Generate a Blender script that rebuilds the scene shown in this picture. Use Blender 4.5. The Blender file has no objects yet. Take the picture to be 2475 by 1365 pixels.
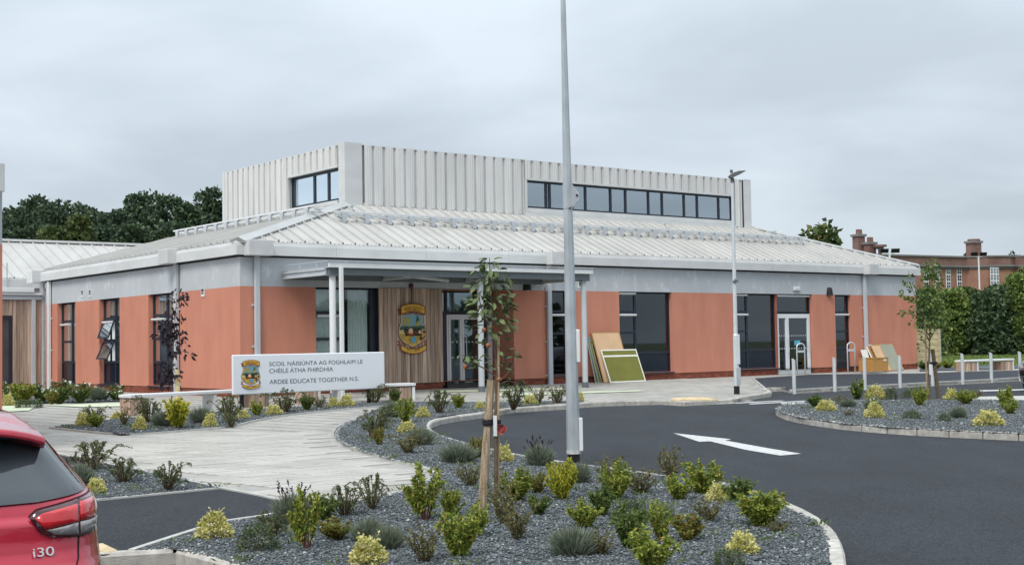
import bpy, bmesh, math, random
import numpy as np
from mathutils import Vector, Matrix
random.seed(7); rng=np.random.default_rng(11)
SC=bpy.context.scene; COL=SC.collection
# ------------------------------------------------------------------ camera
W_,H_=2475.,1365.; FPX,PIT,ROL=3204.3,0.04563253,-0.0168279; EYE=1.65
cp,sp=math.cos(PIT),math.sin(PIT); cr,sr=math.cos(ROL),math.sin(ROL)
right=Vector((cr,-sr*sp,sr*cp)); up=Vector((-sr,-cr*sp,cr*cp)); back=right.cross(up)
cam=bpy.data.objects.new('camera',bpy.data.cameras.new('camera')); COL.objects.link(cam); SC.camera=cam
cam.data.sensor_width=36.; cam.data.lens=FPX/W_*36.; cam.data.clip_start=.1; cam.data.clip_end=3000
mw=Matrix((( right.x,up.x,back.x,0),(right.y,up.y,back.y,0),(right.z,up.z,back.z,EYE),(0,0,0,1))); cam.matrix_world=mw
# ------------------------------------------------------------------ sky, sun, exposure
SUN_EL,SUN_AZ=math.radians(52),math.radians(205)     # azimuth clockwise from +Y
world=bpy.data.worlds.new('World'); SC.world=world; world.use_nodes=True
nt=world.node_tree; N=nt.nodes; Lk=nt.links; N.clear()
def nd(t,**k):
    n=N.new(t)
    for a,b in k.items(): setattr(n,a,b)
    return n
out=nd('ShaderNodeOutputWorld'); bg=nd('ShaderNodeBackground'); bg.inputs[1].default_value=1.0
sky=nd('ShaderNodeTexSky'); sky.sky_type='NISHITA'; sky.sun_disc=False; sky.sun_elevation=SUN_EL; sky.sun_rotation=SUN_AZ
tc=nd('ShaderNodeTexCoord'); sepx=nd('ShaderNodeSeparateXYZ'); Lk.new(tc.outputs['Generated'],sepx.inputs[0])
mx=nd('ShaderNodeMath',operation='MAXIMUM'); Lk.new(sepx.outputs[2],mx.inputs[0]); mx.inputs[1].default_value=0.0
ad=nd('ShaderNodeMath',operation='ADD'); Lk.new(mx.outputs[0],ad.inputs[0]); ad.inputs[1].default_value=.22
dv=nd('ShaderNodeVectorMath',operation='DIVIDE'); Lk.new(tc.outputs['Generated'],dv.inputs[0])
cb=nd('ShaderNodeCombineXYZ'); [Lk.new(ad.outputs[0],cb.inputs[i]) for i in range(3)]; Lk.new(cb.outputs[0],dv.inputs[1])
n1=nd('ShaderNodeTexNoise'); n1.inputs['Scale'].default_value=1.5; n1.inputs['Detail'].default_value=5; n1.inputs['Roughness'].default_value=.48; n1.inputs['Distortion'].default_value=.25
mpv=nd('ShaderNodeMapping'); mpv.inputs['Location'].default_value=(3.1,1.7,.4); mpv.inputs['Scale'].default_value=(1.0,1.0,1.6); Lk.new(dv.outputs[0],mpv.inputs[0]); Lk.new(mpv.outputs[0],n1.inputs['Vector'])
rp=nd('ShaderNodeValToRGB'); Lk.new(n1.outputs['Fac'],rp.inputs[0])
rp.color_ramp.elements[0].position=.36; rp.color_ramp.elements[0].color=(.345,.392,.437,1)
rp.color_ramp.elements[1].position=.64; rp.color_ramp.elements[1].color=(.455,.51,.558,1)
e=rp.color_ramp.elements.new(.50); e.color=(.395,.447,.497,1)
gr=nd('ShaderNodeMath',operation='MULTIPLY_ADD'); Lk.new(mx.outputs[0],gr.inputs[0]); gr.inputs[1].default_value=1.2; gr.inputs[2].default_value=.88
vm=nd('ShaderNodeVectorMath',operation='SCALE'); Lk.new(rp.outputs[0],vm.inputs[0]); Lk.new(gr.outputs[0],vm.inputs['Scale'])
sk=nd('ShaderNodeVectorMath',operation='SCALE'); Lk.new(sky.outputs[0],sk.inputs[0]); sk.inputs['Scale'].default_value=.06
mxc=nd('ShaderNodeMix',data_type='VECTOR'); mxc.inputs[0].default_value=.10; Lk.new(vm.outputs[0],mxc.inputs[4]); Lk.new(sk.outputs[0],mxc.inputs[5])
Lk.new(mxc.outputs[1],bg.inputs[0]); Lk.new(bg.outputs[0],out.inputs[0])
sun=bpy.data.lights.new('sun','SUN'); sun.energy=1.5; sun.angle=math.radians(24); sun.color=(1,.95,.88)
so=bpy.data.objects.new('sun',sun); COL.objects.link(so)
so.location=(0,0,40); sd=Vector((math.sin(SUN_AZ)*math.cos(SUN_EL),math.cos(SUN_AZ)*math.cos(SUN_EL),math.sin(SUN_EL)))
so.rotation_euler=sd.to_track_quat('Z','Y').to_euler()
SC.view_settings.view_transform='Standard'; SC.view_settings.look='None'; SC.view_settings.exposure=.70; SC.view_settings.gamma=1
SC.view_settings.use_curve_mapping=False
SC.render.engine='CYCLES'; SC.cycles.max_bounces=8; SC.cycles.transparent_max_bounces=12; SC.cycles.use_denoising=True
# ------------------------------------------------------------------ site geometry
YAW=0.66811928; CX,CY=-7.190744,35.0; ZG=.35
cy_,sy_=math.cos(YAW),math.sin(YAW)
KN=[(0,.35),(3,.284),(7.3,.184),(12.5,.092),(18,.022),(23,0)]
def l2w(x,y,z=0): return Vector((CX+x*cy_-y*sy_,CY+x*sy_+y*cy_,ZG+z))
def w2l(X,Y): dx,dy=X-CX,Y-CY; return dx*cy_+dy*sy_,-dx*sy_+dy*cy_
_kq=[k[0] for k in KN]; _kz=[k[1] for k in KN]
def gz(X,Y): return float(np.interp(-w2l(X,Y)[1],_kq,_kz))
def gza(X,Y): return np.interp((X-CX)*sy_-(Y-CY)*cy_,_kq,_kz)
def ray(u,v):
    u-=W_/2; v-=H_/2; a=cr*u+sr*v; b=-sr*u+cr*v
    return Vector((a/FPX,cp+b/FPX*sp,sp-b/FPX*cp))
def G(u,v,h=0.):
    w=ray(u,v); z=.1
    for _ in range(60):
        t=(z+h-EYE)/w.z; z=.5*z+.5*gz(w.x*t,w.y*t)
    return Vector((w.x*t,w.y*t,z+h))
def WD(u,v,Y): w=ray(u,v); t=Y/w.y; return Vector((w.x*t,Y,EYE+w.z*t))
def RF(u,v,y=0.):
    w=ray(u,v); ey=(-sy_,cy_); t=(CX*ey[0]+CY*ey[1]+y)/(w.x*ey[0]+w.y*ey[1]); return w2l(w.x*t,w.y*t)[0],EYE+w.z*t-ZG
# ------------------------------------------------------------------ materials
MATS={}
def M(name,col,rough=.6,var=.07,scale=3.,detail=4,metal=0.,bump=0.,bscale=60.,spec=.35,island=0.,objr=0.,coat=0.,stretch=None,col2=None,ipal=None,var2=0.,sc2=1.,st2=(1,1,1)):
    m=bpy.data.materials.new(name); m.use_nodes=True; t=m.node_tree; n=t.nodes; l=t.links
    b=n['Principled BSDF']; b.inputs['Roughness'].default_value=rough; b.inputs['Metallic'].default_value=metal
    b.inputs['Specular IOR Level'].default_value=spec; b.inputs['Coat Weight'].default_value=coat; b.inputs['Coat Roughness'].default_value=.04
    g=n.new('ShaderNodeNewGeometry'); mp=n.new('ShaderNodeMapping'); l.new(g.outputs['Position'],mp.inputs[0])
    if stretch: mp.inputs['Scale'].default_value=stretch
    no=n.new('ShaderNodeTexNoise'); no.inputs['Scale'].default_value=scale; no.inputs['Detail'].default_value=detail; l.new(mp.outputs[0],no.inputs['Vector'])
    r=n.new('ShaderNodeValToRGB'); l.new(no.outputs['Fac'],r.inputs[0]); r.color_ramp.elements[0].position=.3; r.color_ramp.elements[1].position=.7
    c0=tuple(max(0,c*(1-var)) for c in col); c1=tuple(min(1,c*(1+var)) for c in (col2 or col))
    r.color_ramp.elements[0].color=(*c0,1); r.color_ramp.elements[1].color=(*c1,1); colout=r.outputs[0]
    if var2:
        mp2=n.new('ShaderNodeMapping'); l.new(g.outputs['Position'],mp2.inputs[0]); mp2.inputs['Scale'].default_value=st2
        nb=n.new('ShaderNodeTexNoise'); nb.inputs['Scale'].default_value=sc2; nb.inputs['Detail'].default_value=6; nb.inputs['Roughness'].default_value=.6; l.new(mp2.outputs[0],nb.inputs['Vector'])
        m2=n.new('ShaderNodeMapRange'); l.new(nb.outputs['Fac'],m2.inputs[0]); m2.inputs[1].default_value=.3; m2.inputs[2].default_value=.7; m2.inputs[3].default_value=1-var2; m2.inputs[4].default_value=1+var2
        v2=n.new('ShaderNodeVectorMath'); v2.operation='SCALE'; l.new(colout,v2.inputs[0]); l.new(m2.outputs[0],v2.inputs['Scale']); colout=v2.outputs[0]
    if ipal:
        rr=n.new('ShaderNodeValToRGB'); rr.color_ramp.interpolation='CONSTANT' if ipal[0]=='c' else 'LINEAR'; pal=ipal[1]
        while len(rr.color_ramp.elements)<len(pal): rr.color_ramp.elements.new(.5)
        for el,(p,c) in zip(rr.color_ramp.elements,pal): el.position=p; el.color=(*c,1)
        l.new(g.outputs['Random Per Island'],rr.inputs[0]); colout=rr.outputs[0]
    for amt,src in ((island,g.outputs['Random Per Island']),(objr,None)):
        if amt:
            if src is None: src=n.new('ShaderNodeObjectInfo').outputs['Random']
            mr=n.new('ShaderNodeMapRange'); l.new(src,mr.inputs[0]); mr.inputs[3].default_value=1-amt; mr.inputs[4].default_value=1+amt
            vs=n.new('ShaderNodeVectorMath'); vs.operation='SCALE'; l.new(colout,vs.inputs[0]); l.new(mr.outputs[0],vs.inputs['Scale']); colout=vs.outputs[0]
    l.new(colout,b.inputs['Base Color'])
    if bump:
        n2=n.new('ShaderNodeTexNoise'); n2.inputs['Scale'].default_value=bscale; n2.inputs['Detail'].default_value=3; l.new(g.outputs['Position'],n2.inputs['Vector'])
        bp=n.new('ShaderNodeBump'); bp.inputs['Strength'].default_value=bump; bp.inputs['Distance'].default_value=.02; l.new(n2.outputs['Fac'],bp.inputs['Height']); l.new(bp.outputs[0],b.inputs['Normal'])
    MATS[name]=m; return m
def glassmat(name,tint=(.86,.92,.92),refl=1.0,rough=.015):
    m=bpy.data.materials.new(name); m.use_nodes=True; t=m.node_tree; n=t.nodes; l=t.links; n.clear()
    o=n.new('ShaderNodeOutputMaterial'); mi=n.new('ShaderNodeMixShader'); tr=n.new('ShaderNodeBsdfTransparent'); gl=n.new('ShaderNodeBsdfGlossy')
    tr.inputs[0].default_value=(*tint,1); gl.inputs['Roughness'].default_value=rough; gl.inputs[0].default_value=(.84,.93,1,1)
    fr=n.new('ShaderNodeFresnel'); fr.inputs[0].default_value=1.55; mu=n.new('ShaderNodeMath'); mu.operation='MULTIPLY_ADD'; mu.inputs[1].default_value=1.5*refl; mu.inputs[2].default_value=.02
    l.new(fr.outputs[0],mu.inputs[0]); l.new(mu.outputs[0],mi.inputs[0]); l.new(tr.outputs[0],mi.inputs[1]); l.new(gl.outputs[0],mi.inputs[2]); l.new(mi.outputs[0],o.inputs[0])
    MATS[name]=m; return m
M('terracotta',(.57,.238,.162),.85,.04,1.2,bump=.25,bscale=160,spec=.2,var2=.08,sc2=1.4,st2=(1.6,1.6,.3))
m=M('greyband',(.49,.51,.53),.85,.06,.8,bump=.15,bscale=120,spec=.2)
# pale efflorescence streaks on the render band
t=m.node_tree; n=t.nodes; l=t.links; b=n['Principled BSDF']; src=b.inputs['Base Color'].links[0].from_socket
g=n.new('ShaderNodeNewGeometry'); mp=n.new('ShaderNodeMapping'); mp.inputs['Scale'].default_value=(1.6,1.6,.7); l.new(g.outputs['Position'],mp.inputs[0])
no=n.new('ShaderNodeTexNoise'); no.inputs['Scale'].default_value=2.4; no.inputs['Detail'].default_value=7; no.inputs['Roughness'].default_value=.7; l.new(mp.outputs[0],no.inputs['Vector'])
rr=n.new('ShaderNodeValToRGB'); rr.color_ramp.elements[0].position=.55; rr.color_ramp.elements[1].position=.64; rr.color_ramp.elements[1].color=(.7,.7,.7,1); l.new(no.outputs['Fac'],rr.inputs[0])
mi=n.new('ShaderNodeMix'); mi.data_type='RGBA'; l.new(rr.outputs[0],mi.inputs[0]); l.new(src,mi.inputs[6]); mi.inputs[7].default_value=(.64,.66,.68,1); l.new(mi.outputs[2],b.inputs['Base Color'])
M('fascia',(.60,.605,.60),.5,.05,1.1,spec=.4,objr=.025,var2=.06,sc2=1.6,st2=(1,1,2))
M('hopper',(.56,.565,.56),.55,.09,2.5,spec=.4)
M('roof',(.48,.475,.455),.6,.07,.7,spec=.3,objr=.022,var2=.05,sc2=.9,st2=(2.5,.6,1))
M('cladding',(.64,.635,.62),.5,.05,1.5,spec=.35,objr=.04,stretch=(2,2,.4),var2=.06,sc2=2,st2=(3,3,.3))
M('flashing',(.43,.44,.435),.45,.06,1.0,spec=.4)
M('white_metal',(.72,.73,.73),.4,.04,2)
M('pale_grey_metal',(.50,.53,.56),.42,.06,2)
M('mid_grey_metal',(.13,.15,.16),.45,.06,2)
M('dark_gap',(.03,.03,.035),.8,.1)
M('frame',(.018,.026,.04),.4,.1,3,spec=.4)
M('white_frame',(.76,.78,.79),.35,.03,2)
M('dark_door',(.012,.018,.024),.35,.1)
M('interior',(.34,.36,.36),.9,.2,.6)
M('interior_light',(.70,.74,.77),.8,.1,.5)
M('interior_floor',(.12,.11,.10),.5,.2,.8)
M('blind',(.80,.85,.82),.8,.04,2)
M('curtain',(.78,.80,.78),.9,.05,2)
M('spandrel',(.010,.016,.030),.12,.2,1,spec=.6)
M('brick',(.27,.085,.055),.85,.15,8,island=.22,objr=.1,bump=.3,bscale=90,spec=.15)
M('mortar',(.20,.12,.09),.9,.1,5)
M('timber_board',(.38,.265,.20),.75,.30,2.2,detail=8,objr=.34,stretch=(9,9,.45),spec=.2,col2=(.45,.33,.255))
M('asphalt',(.034,.039,.047),.88,.55,55,detail=12,bump=1.,var2=.16,sc2=.55,st2=(1.6,.7,1),bscale=130,spec=.3,col2=(.049,.055,.063))
M('asphalt_dark',(.033,.037,.046),.8,.30,40,detail=12,bump=.5,bscale=130,spec=.3)
M('paver',(.42,.405,.37),.85,.09,1.3,detail=7,island=.04,objr=.04,bump=.25,bscale=70,spec=.2,col2=(.45,.435,.40),var2=.07,sc2=.5)
M('paver_joint',(.345,.335,.31),.9,.12,4)
M('kerb',(.46,.44,.40),.85,.24,9,detail=10,objr=.13,bump=.3,bscale=80,spec=.2)
M('edging',(.46,.46,.43),.85,.12,5)
M('road_white',(.55,.55,.54),.7,.16,18,detail=10,bump=.3,bscale=120,var2=.08,sc2=4)
M('lime_band',(.54,.59,.43),.75,.07,5)
M('tactile',(.58,.46,.29),.8,.08,5,objr=.1)
M('gravel_base',(.10,.117,.132),.9,.3,28,detail=10,bump=.8,bscale=60)
M('chips',(.1,.1,.1),.75,ipal=('l',[(0,(.060,.069,.073)),(.5,(.122,.140,.147)),(.88,(.185,.205,.212)),(.975,(.27,.29,.295)),(1,(.60,.61,.61))]),spec=.3)
M('lawn',(.10,.15,.035),.95,.3,2.5,detail=8)
M('grass_blade',(.12,.19,.04),.8,ipal=('l',[(0,(.07,.12,.025)),(.6,(.13,.20,.045)),(1,(.20,.24,.07))]))
M('earth',(.12,.13,.07),.95,.2,.05)
M('galv',(.44,.475,.50),.42,.16,5,detail=8,metal=.35,stretch=(1,1,.5),spec=.5)
M('galv_light',(.62,.66,.68),.38,.06,5,metal=.2)
M('black_plastic',(.015,.016,.018),.5,.1)
M('lamp_grey',(.12,.125,.13),.45,.1)
M('sign_white',(.84,.86,.89),.35,.02,1)
M('sign_text',(.11,.12,.16),.5,.05)
M('post_black',(.015,.012,.014),.5,.1)
M('chalk_green',(.17,.17,.035),.8,.08,3)
M('board_white',(.75,.74,.66),.5,.04)
M('board_tan',(.60,.40,.24),.75,.08,2.5)
M('board_brown',(.40,.22,.09),.7,.08,2)
M('board_grey',(.30,.31,.24),.8,.06,2)
M('box_wood',(.44,.23,.065),.6,.10,3,stretch=(1,1,5))
M('stake',(.25,.185,.12),.8,.35,3,detail=10,stretch=(14,14,.9),col2=(.40,.31,.21),bump=.5,bscale=60)
M('bark',(.13,.095,.065),.85,.3,14)
M('cane',(.50,.34,.20),.7,.1,6)
M('stem',(.10,.07,.035),.85,.3,8)
M('red_stem',(.13,.05,.035),.7,.3,8)
M('apple',(.34,.06,.035),.4,.4,25,spec=.4,col2=(.42,.17,.07))
M('fence_wood',(.60,.50,.28),.75,.2,4,objr=.1,stretch=(1,1,4))
M('far_brick',(.31,.165,.12),.9,.16,1.6,detail=6)
M('far_brick_dark',(.20,.118,.098),.9,.2,1.6,detail=6)
M('far_stone',(.20,.19,.19),.85,.1,1)
M('far_roof',(.05,.045,.05),.8,.1)
M('far_glass',(.05,.06,.075),.1,.4,.9,spec=.6)
M('brown_iron',(.06,.03,.025),.6,.1)
glassmat('glass',(.84,.92,.94),1.1); glassmat('glass_roof',(.96,.98,.98),6.0); glassmat('glass_left',(.97,.99,.98),.6)
def leafmat(name,pal,rough=.55,trans=.32):
    m=M(name,(.1,.1,.1),rough,ipal=('l',pal),spec=.3); t=m.node_tree; n=t.nodes; l=t.links; b=n['Principled BSDF']
    src=b.inputs['Base Color'].links[0].from_socket
    tl=n.new('ShaderNodeBsdfTranslucent'); l.new(src,tl.inputs[0]); mi=n.new('ShaderNodeMixShader'); mi.inputs[0].default_value=trans
    o=n['Material Output']; l.new(b.outputs[0],mi.inputs[1]); l.new(tl.outputs[0],mi.inputs[2]); l.new(mi.outputs[0],o.inputs[0]); return m
leafmat('lf_gold',[(0,(.14,.20,.045)),(.15,(.36,.38,.09)),(.4,(.66,.60,.19)),(.8,(.78,.72,.34)),(1,(.84,.81,.56))])
leafmat('lf_lav',[(0,(.09,.12,.08)),(.5,(.19,.225,.155)),(1,(.33,.365,.28))])
leafmat('lf_lime',[(0,(.08,.13,.025)),(.4,(.20,.28,.045)),(.8,(.42,.45,.08)),(.96,(.52,.50,.11)),(1,(.45,.20,.07))])
leafmat('lf_orange',[(0,(.07,.11,.025)),(.45,(.19,.22,.05)),(.8,(.36,.33,.07)),(.93,(.40,.24,.07)),(1,(.44,.17,.06))])
leafmat('lf_yellow',[(0,(.15,.22,.03)),(.4,(.42,.44,.05)),(1,(.74,.66,.09))])
leafmat('lf_mid',[(0,(.045,.08,.022)),(.5,(.12,.18,.045)),(1,(.25,.31,.09))])
leafmat('lf_dark',[(0,(.040,.062,.027)),(.6,(.105,.145,.06)),(1,(.20,.235,.11))])
leafmat('lf_arch',[(0,(.05,.075,.03)),(.5,(.125,.165,.07)),(.9,(.22,.26,.12)),(1,(.24,.17,.09))])
leafmat('lf_hedge2',[(0,(.06,.10,.03)),(.5,(.15,.22,.055)),(1,(.30,.36,.10))],trans=.2)
leafmat('lf_hedge3',[(0,(.035,.06,.035)),(.5,(.08,.13,.065)),(1,(.15,.21,.10))],trans=.15)
leafmat('lf_olive',[(0,(.07,.075,.03)),(.5,(.17,.165,.065)),(1,(.28,.26,.12))])
leafmat('lf_purple',[(0,(.012,.009,.014)),(.7,(.032,.022,.032)),(1,(.08,.04,.05))],trans=.1)
leafmat('lf_apple',[(0,(.045,.075,.025)),(.6,(.10,.145,.045)),(1,(.17,.20,.08))])
leafmat('lf_far',[(0,(.030,.052,.034)),(.55,(.062,.100,.055)),(1,(.115,.165,.075))],trans=.15)
leafmat('lf_far2',[(0,(.04,.06,.02)),(.6,(.085,.12,.035)),(1,(.14,.17,.055))],trans=.08)
leafmat('lf_hedge',[(0,(.030,.055,.022)),(.5,(.085,.135,.04)),(.85,(.20,.25,.07)),(1,(.26,.20,.08))],trans=.2)
M('petal',(.80,.79,.72),.6,.03); M('petal_yellow',(.80,.62,.10),.6,.03); M('spike',(.035,.02,.045),.8,.3); M('red_bloom',(.42,.06,.05),.6,.1)
MM=MATS
# ------------------------------------------------------------------ mesh helpers
class MB:
    def __init__(s): s.v=[]; s.f=[]
    def add(s,vs,fs): o=len(s.v); s.v+= [tuple(v) for v in vs]; s.f+=[tuple(i+o for i in f) for f in fs]; return s
    def quad(s,a,b,c,d): return s.add([a,b,c,d],[(0,1,2,3)])
    def box(s,a,b,fn=None):
        x0,y0,z0=a; x1,y1,z1=b; vs=[(x0,y0,z0),(x1,y0,z0),(x1,y1,z0),(x0,y1,z0),(x0,y0,z1),(x1,y0,z1),(x1,y1,z1),(x0,y1,z1)]
        if fn: vs=[fn(*v) for v in vs]
        return s.add(vs,[(0,3,2,1),(4,5,6,7),(0,1,5,4),(1,2,6,5),(2,3,7,6),(3,0,4,7)])
    def loft(s,rings,cap=True,closed=True):
        o=len(s.v); n=len(rings[0])
        for r in rings: s.v+=[tuple(p) for p in r]
        for i in range(len(rings)-1):
            for j in range(n if closed else n-1):
                k=(j+1)%n; s.f.append((o+i*n+j,o+i*n+k,o+(i+1)*n+k,o+(i+1)*n+j))
        if cap: s.f.append(tuple(o+j for j in range(n))[::-1]); s.f.append(tuple(o+(len(rings)-1)*n+j for j in range(n)))
        return s
    def tube(s,pts,rad,n=6,cap=True):
        pts=[Vector(p) for p in pts]; rings=[]
        rad=[float(r_) for r_ in rad] if hasattr(rad,'__len__') else [float(rad)]*len(pts)
        for i,p in enumerate(pts):
            d=(pts[min(i+1,len(pts)-1)]-pts[max(i-1,0)]).normalized(); a=d.orthogonal().normalized() if i==0 else (a-d*a.dot(d)).normalized(); b=d.cross(a)
            rings.append([p+rad[i]*(a*math.cos(2*math.pi*k/n)+b*math.sin(2*math.pi*k/n)) for k in range(n)])
        return s.loft(rings,cap)
    def lathe(s,prof,n=12,c=(0,0)): return s.loft([[(c[0]+r*math.cos(2*math.pi*k/n),c[1]+r*math.sin(2*math.pi*k/n),z) for k in range(n)] for r,z in prof])
    def prism(s,poly,fa,fb):
        n=len(poly); return s.add([fa(*p) for p in poly]+[fb(*p) for p in poly],[tuple(range(n))[::-1],tuple(range(n,2*n))]+[(i,(i+1)%n,n+(i+1)%n,n+i) for i in range(n)])
    def mesh(s,name,mat,smooth=False):
        me=bpy.data.meshes.new(name); me.from_pydata(s.v,[],s.f); me.materials.append(MM[mat] if isinstance(mat,str) else mat)
        if smooth: me.polygons.foreach_set('use_smooth',[True]*len(me.polygons))
        me.update(); return me
    def build(s,name,mat,parent=None,smooth=False,kind=None,label=None,bevel=0): 
        o=ob(name,s.mesh(name,mat,smooth),parent,kind,label)
        if bevel:
            md=o.modifiers.new('bevel','BEVEL'); md.width=bevel; md.segments=2; md.limit_method='ANGLE'
        return o
def ob(name,me,parent=None,kind=None,label=None):
    o=bpy.data.objects.new(name,me); COL.objects.link(o)
    if parent: o.parent=parent
    if kind: o['kind']=kind
    if label: o['label']=label
    return o
def tag(o,label,cat,group=None):
    o['label']=label; o['category']=cat
    if group: o['group']=group
    return o
def thing(name,label,cat,loc=(0,0,0),rotz=0.,group=None):
    o=bpy.data.objects.new(name,None); COL.objects.link(o); o.location=loc; o.rotation_euler=(0,0,rotz); o.empty_display_size=.2
    return tag(o,label,cat,group)
def copy_tree(o,parent=None):
    c=o.copy(); COL.objects.link(c)
    if parent is not None: c.parent=parent
    for ch in [k for k in bpy.data.objects if k.parent==o]: copy_tree(ch,c)
    return c
def npmesh(name,V,F,mat,smooth=False):
    me=bpy.data.meshes.new(name); k=F.shape[1]; me.vertices.add(len(V)); me.vertices.foreach_set('co',V.astype(np.float32).ravel())
    me.loops.add(F.size); me.loops.foreach_set('vertex_index',F.astype(np.int32).ravel()); me.polygons.add(len(F))
    me.polygons.foreach_set('loop_start',np.arange(0,F.size,k,dtype=np.int32)); me.polygons.foreach_set('loop_total',np.full(len(F),k,dtype=np.int32))
    me.materials.append(MM[mat]); me.update(); me.validate(); return me
def text_mesh(body,width,height,mat,extr=.0,align='LEFT'):
    cu=bpy.data.curves.new('lettering','FONT'); cu.body=body; cu.extrude=extr; o=bpy.data.objects.new('lettering',cu); COL.objects.link(o)
    dg=bpy.context.evaluated_depsgraph_get(); me=bpy.data.meshes.new_from_object(o.evaluated_get(dg)); bpy.data.objects.remove(o)
    co=np.empty(len(me.vertices)*3); me.vertices.foreach_get('co',co); co=co.reshape(-1,3); mn=co.min(0); mxx=co.max(0)
    co[:,0]=(co[:,0]-mn[0])*width/(mxx[0]-mn[0]); co[:,1]=(co[:,1]-mn[1])*height/(mxx[1]-mn[1])
    me.vertices.foreach_set('co',co.ravel()); me.materials.clear(); me.materials.append(MM[mat]); me.update(); return me
# ------------------------------------------------------------------ ground
from mathutils.geometry import tessellate_polygon
def drape(name,pts,mat,dz,kind='structure',parent=None,label=None):
    bm=bmesh.new(); vs=[bm.verts.new((p[0],p[1],0)) for p in pts]
    for tr in tessellate_polygon([[Vector((p[0],p[1],0)) for p in pts]]):
        try: bm.faces.new([vs[i] for i in tr])
        except ValueError: pass
    n=Vector((-sy_,cy_,0))
    for q,_ in KN[:-1]+[(23,0)]:
        bmesh.ops.bisect_plane(bm,geom=bm.verts[:]+bm.edges[:]+bm.faces[:],plane_co=Vector((CX,CY,0))-n*q,plane_no=n)
    for v in bm.verts: v.co.z=gz(v.co.x,v.co.y)+dz
    bmesh.ops.recalc_face_normals(bm,faces=bm.faces[:])
    me=bpy.data.meshes.new(name); bm.to_mesh(me); bm.free()
    if len(me.polygons) and sum(p.normal.z for p in me.polygons)<0: me.flip_normals()
    me.materials.append(MM[mat]); return ob(name,me,parent,kind,label)
def gp(pts,h=0.): return [G(u,v,h).xy for u,v in pts]
gm=MB(); gm.quad((-900,-200,-.16),(900,-200,-.16),(900,1800,-.16),(-900,1800,-.16)); gm.build('ground','earth',kind='structure')
drape('road',[(-60,-12),(60,-12),(70,70),(-60,70)],'asphalt',-.10)
K1=[(2090,1500),(2060,1420),(2045,1365),(2042,1334),(2034,1310),(2019.6,1283),(1990,1260),(1954,1239),(1907,1218),(1800,1176),(1700,1163),(1624,1153),(1571,1147),(1502,1136.5),(1425,1126),(1321.6,1113),(1238.6,1098),(1150,1078),(1085,1060),(1052,1046),(1040,1036),(1037,1029),(1045,1021)]
K2=[(1045,1021),(1072,1011),(1110,1006),(1158,1000),(1220,990.5),(1245,985.5),(1365,979),(1398,975),(1496,970),(1596,968)]
K2b=[(1772,965),(1811,957),(1840,953),(1862,949.5),(1866,946),(1860,942.5),(1849,940.5)]
K2c=[(1849,940.5),(1866,937.5),(1882,936),(1897,938.5),(1915,943)]
BOL=[(1915,943),(2007,937.5),(2094,933.5),(2176,929),(2324,921),(2395,917.5),(2475,912.5),(2700,899)]
K3=[(-500,1393),(-300,1377),(-50,1361),(255,1343),(421,1333),(549,1366),(760,1430),(1300,1510),(1850,1540),(2090,1500)]
site=gp(K3+K1[1:]+K2[1:]+[(1655,971)]+K2b+K2c[1:]+BOL[1:])+[Vector((60,52)),Vector((60,75)),Vector((-50,75)),Vector((-50,8))]
foot=drape('footpath',site,'paver_joint',-.012)
sk=MB()
for a_,b_ in zip(site,site[1:]): sk.quad((a_[0],a_[1],gz(a_[0],a_[1])-.013),(b_[0],b_[1],gz(b_[0],b_[1])-.013),(b_[0],b_[1],-.3),(a_[0],a_[1],-.3))
sk.build('path_edge','kerb',kind='structure')
fway_pts=[(1819,915.5),(1849,940.5),(1866,937.5),(1882,936)]+BOL+[(2700,884),(2452,895.7),(2322,899),(2219,903),(2081,904),(1960,905.5)]
drape('asphalt_footway',gp(fway_pts),'asphalt_dark',.014)
aspL=[(-300,1377),(-50,1361),(255,1343),(326,1334.5),(486,1282),(549,1264),(620,1254),(689,1243),(770,1226),(689,1213),(620,1196.5),(545,1183),(219,1215),(60,1226),(-300,1250)]
drape('asphalt_path',gp(aspL),'asphalt',.014)
aspT=[(120,1093),(178,1105),(252,1121.7),(270,1123),(139,1131),(-100,1138),(-100,1085)]
drape('asphalt_strip',gp(aspT),'asphalt_dark',.013)
bedA=[(326,1335.5),(421,1332),(549,1362),(760,1425),(1300,1495),(1850,1520),(2060,1495),(2030,1420),(2003,1365),(2005,1328),(2003,1304),(1990,1280),(1966,1260),(1908,1233)]+[(u,v+2.5) for u,v in K1[9:20]]+[(1033,1040),(1030,1029),(1040,1017),(1070,1007.5),(1110,1003),(1158,997),(1220,988),(1245,983),(1365,976.5),(1408,974),(1408,969),(1365,970),(1258,973),(1120,973),(1060,972),(966,973),(925,985),(890,1000),(861,1015),(837,1024),(815,1036),(808,1049),(814,1064),(831,1077),(879,1095),(935,1111),(1012,1128),(1052,1142),(1040,1162),(986,1185),(953,1197),(880,1212),(770,1227),(689,1244),(620,1255),(549,1265),(486,1283)]
bedD=[(123,1033.5),(190,1026),(264,1016),(317,1011),(440,1002),(560,994),(727,984),(803,978.5),(929,973),(985,971),(932,981),(868,986),(797,992),(684,1004),(607,1018),(564,1030.5),(460,1040),(344,1049),(291,1051)]
bedC=[(-100,1231),(60,1225),(219,1214),(545,1182),(439,1159),(344,1138),(270,1123.5),(139,1132),(-100,1139)]
KE=[(1900,979),(1884,982),(1875,986.5),(1873.5,990),(1877,993.5),(1892,1001),(1930,1010.5),(1999,1020.5),(2037,1025.5),(2144,1034.5),(2275,1041.5),(2405,1047.5),(2475,1050.5),(2650,1057)]
KEb=[(2650,968),(2475,968.5),(2290,967),(2130,968),(2060,969),(1985,973),(1945,976.5),(1900,979)]
isl=gp(KE+KEb[:-1])
bedF=[(-60,975),(90,974),(200,972),(310,969),(325,957),(250,951),(120,945),(5,938),(-60,930)]
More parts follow.
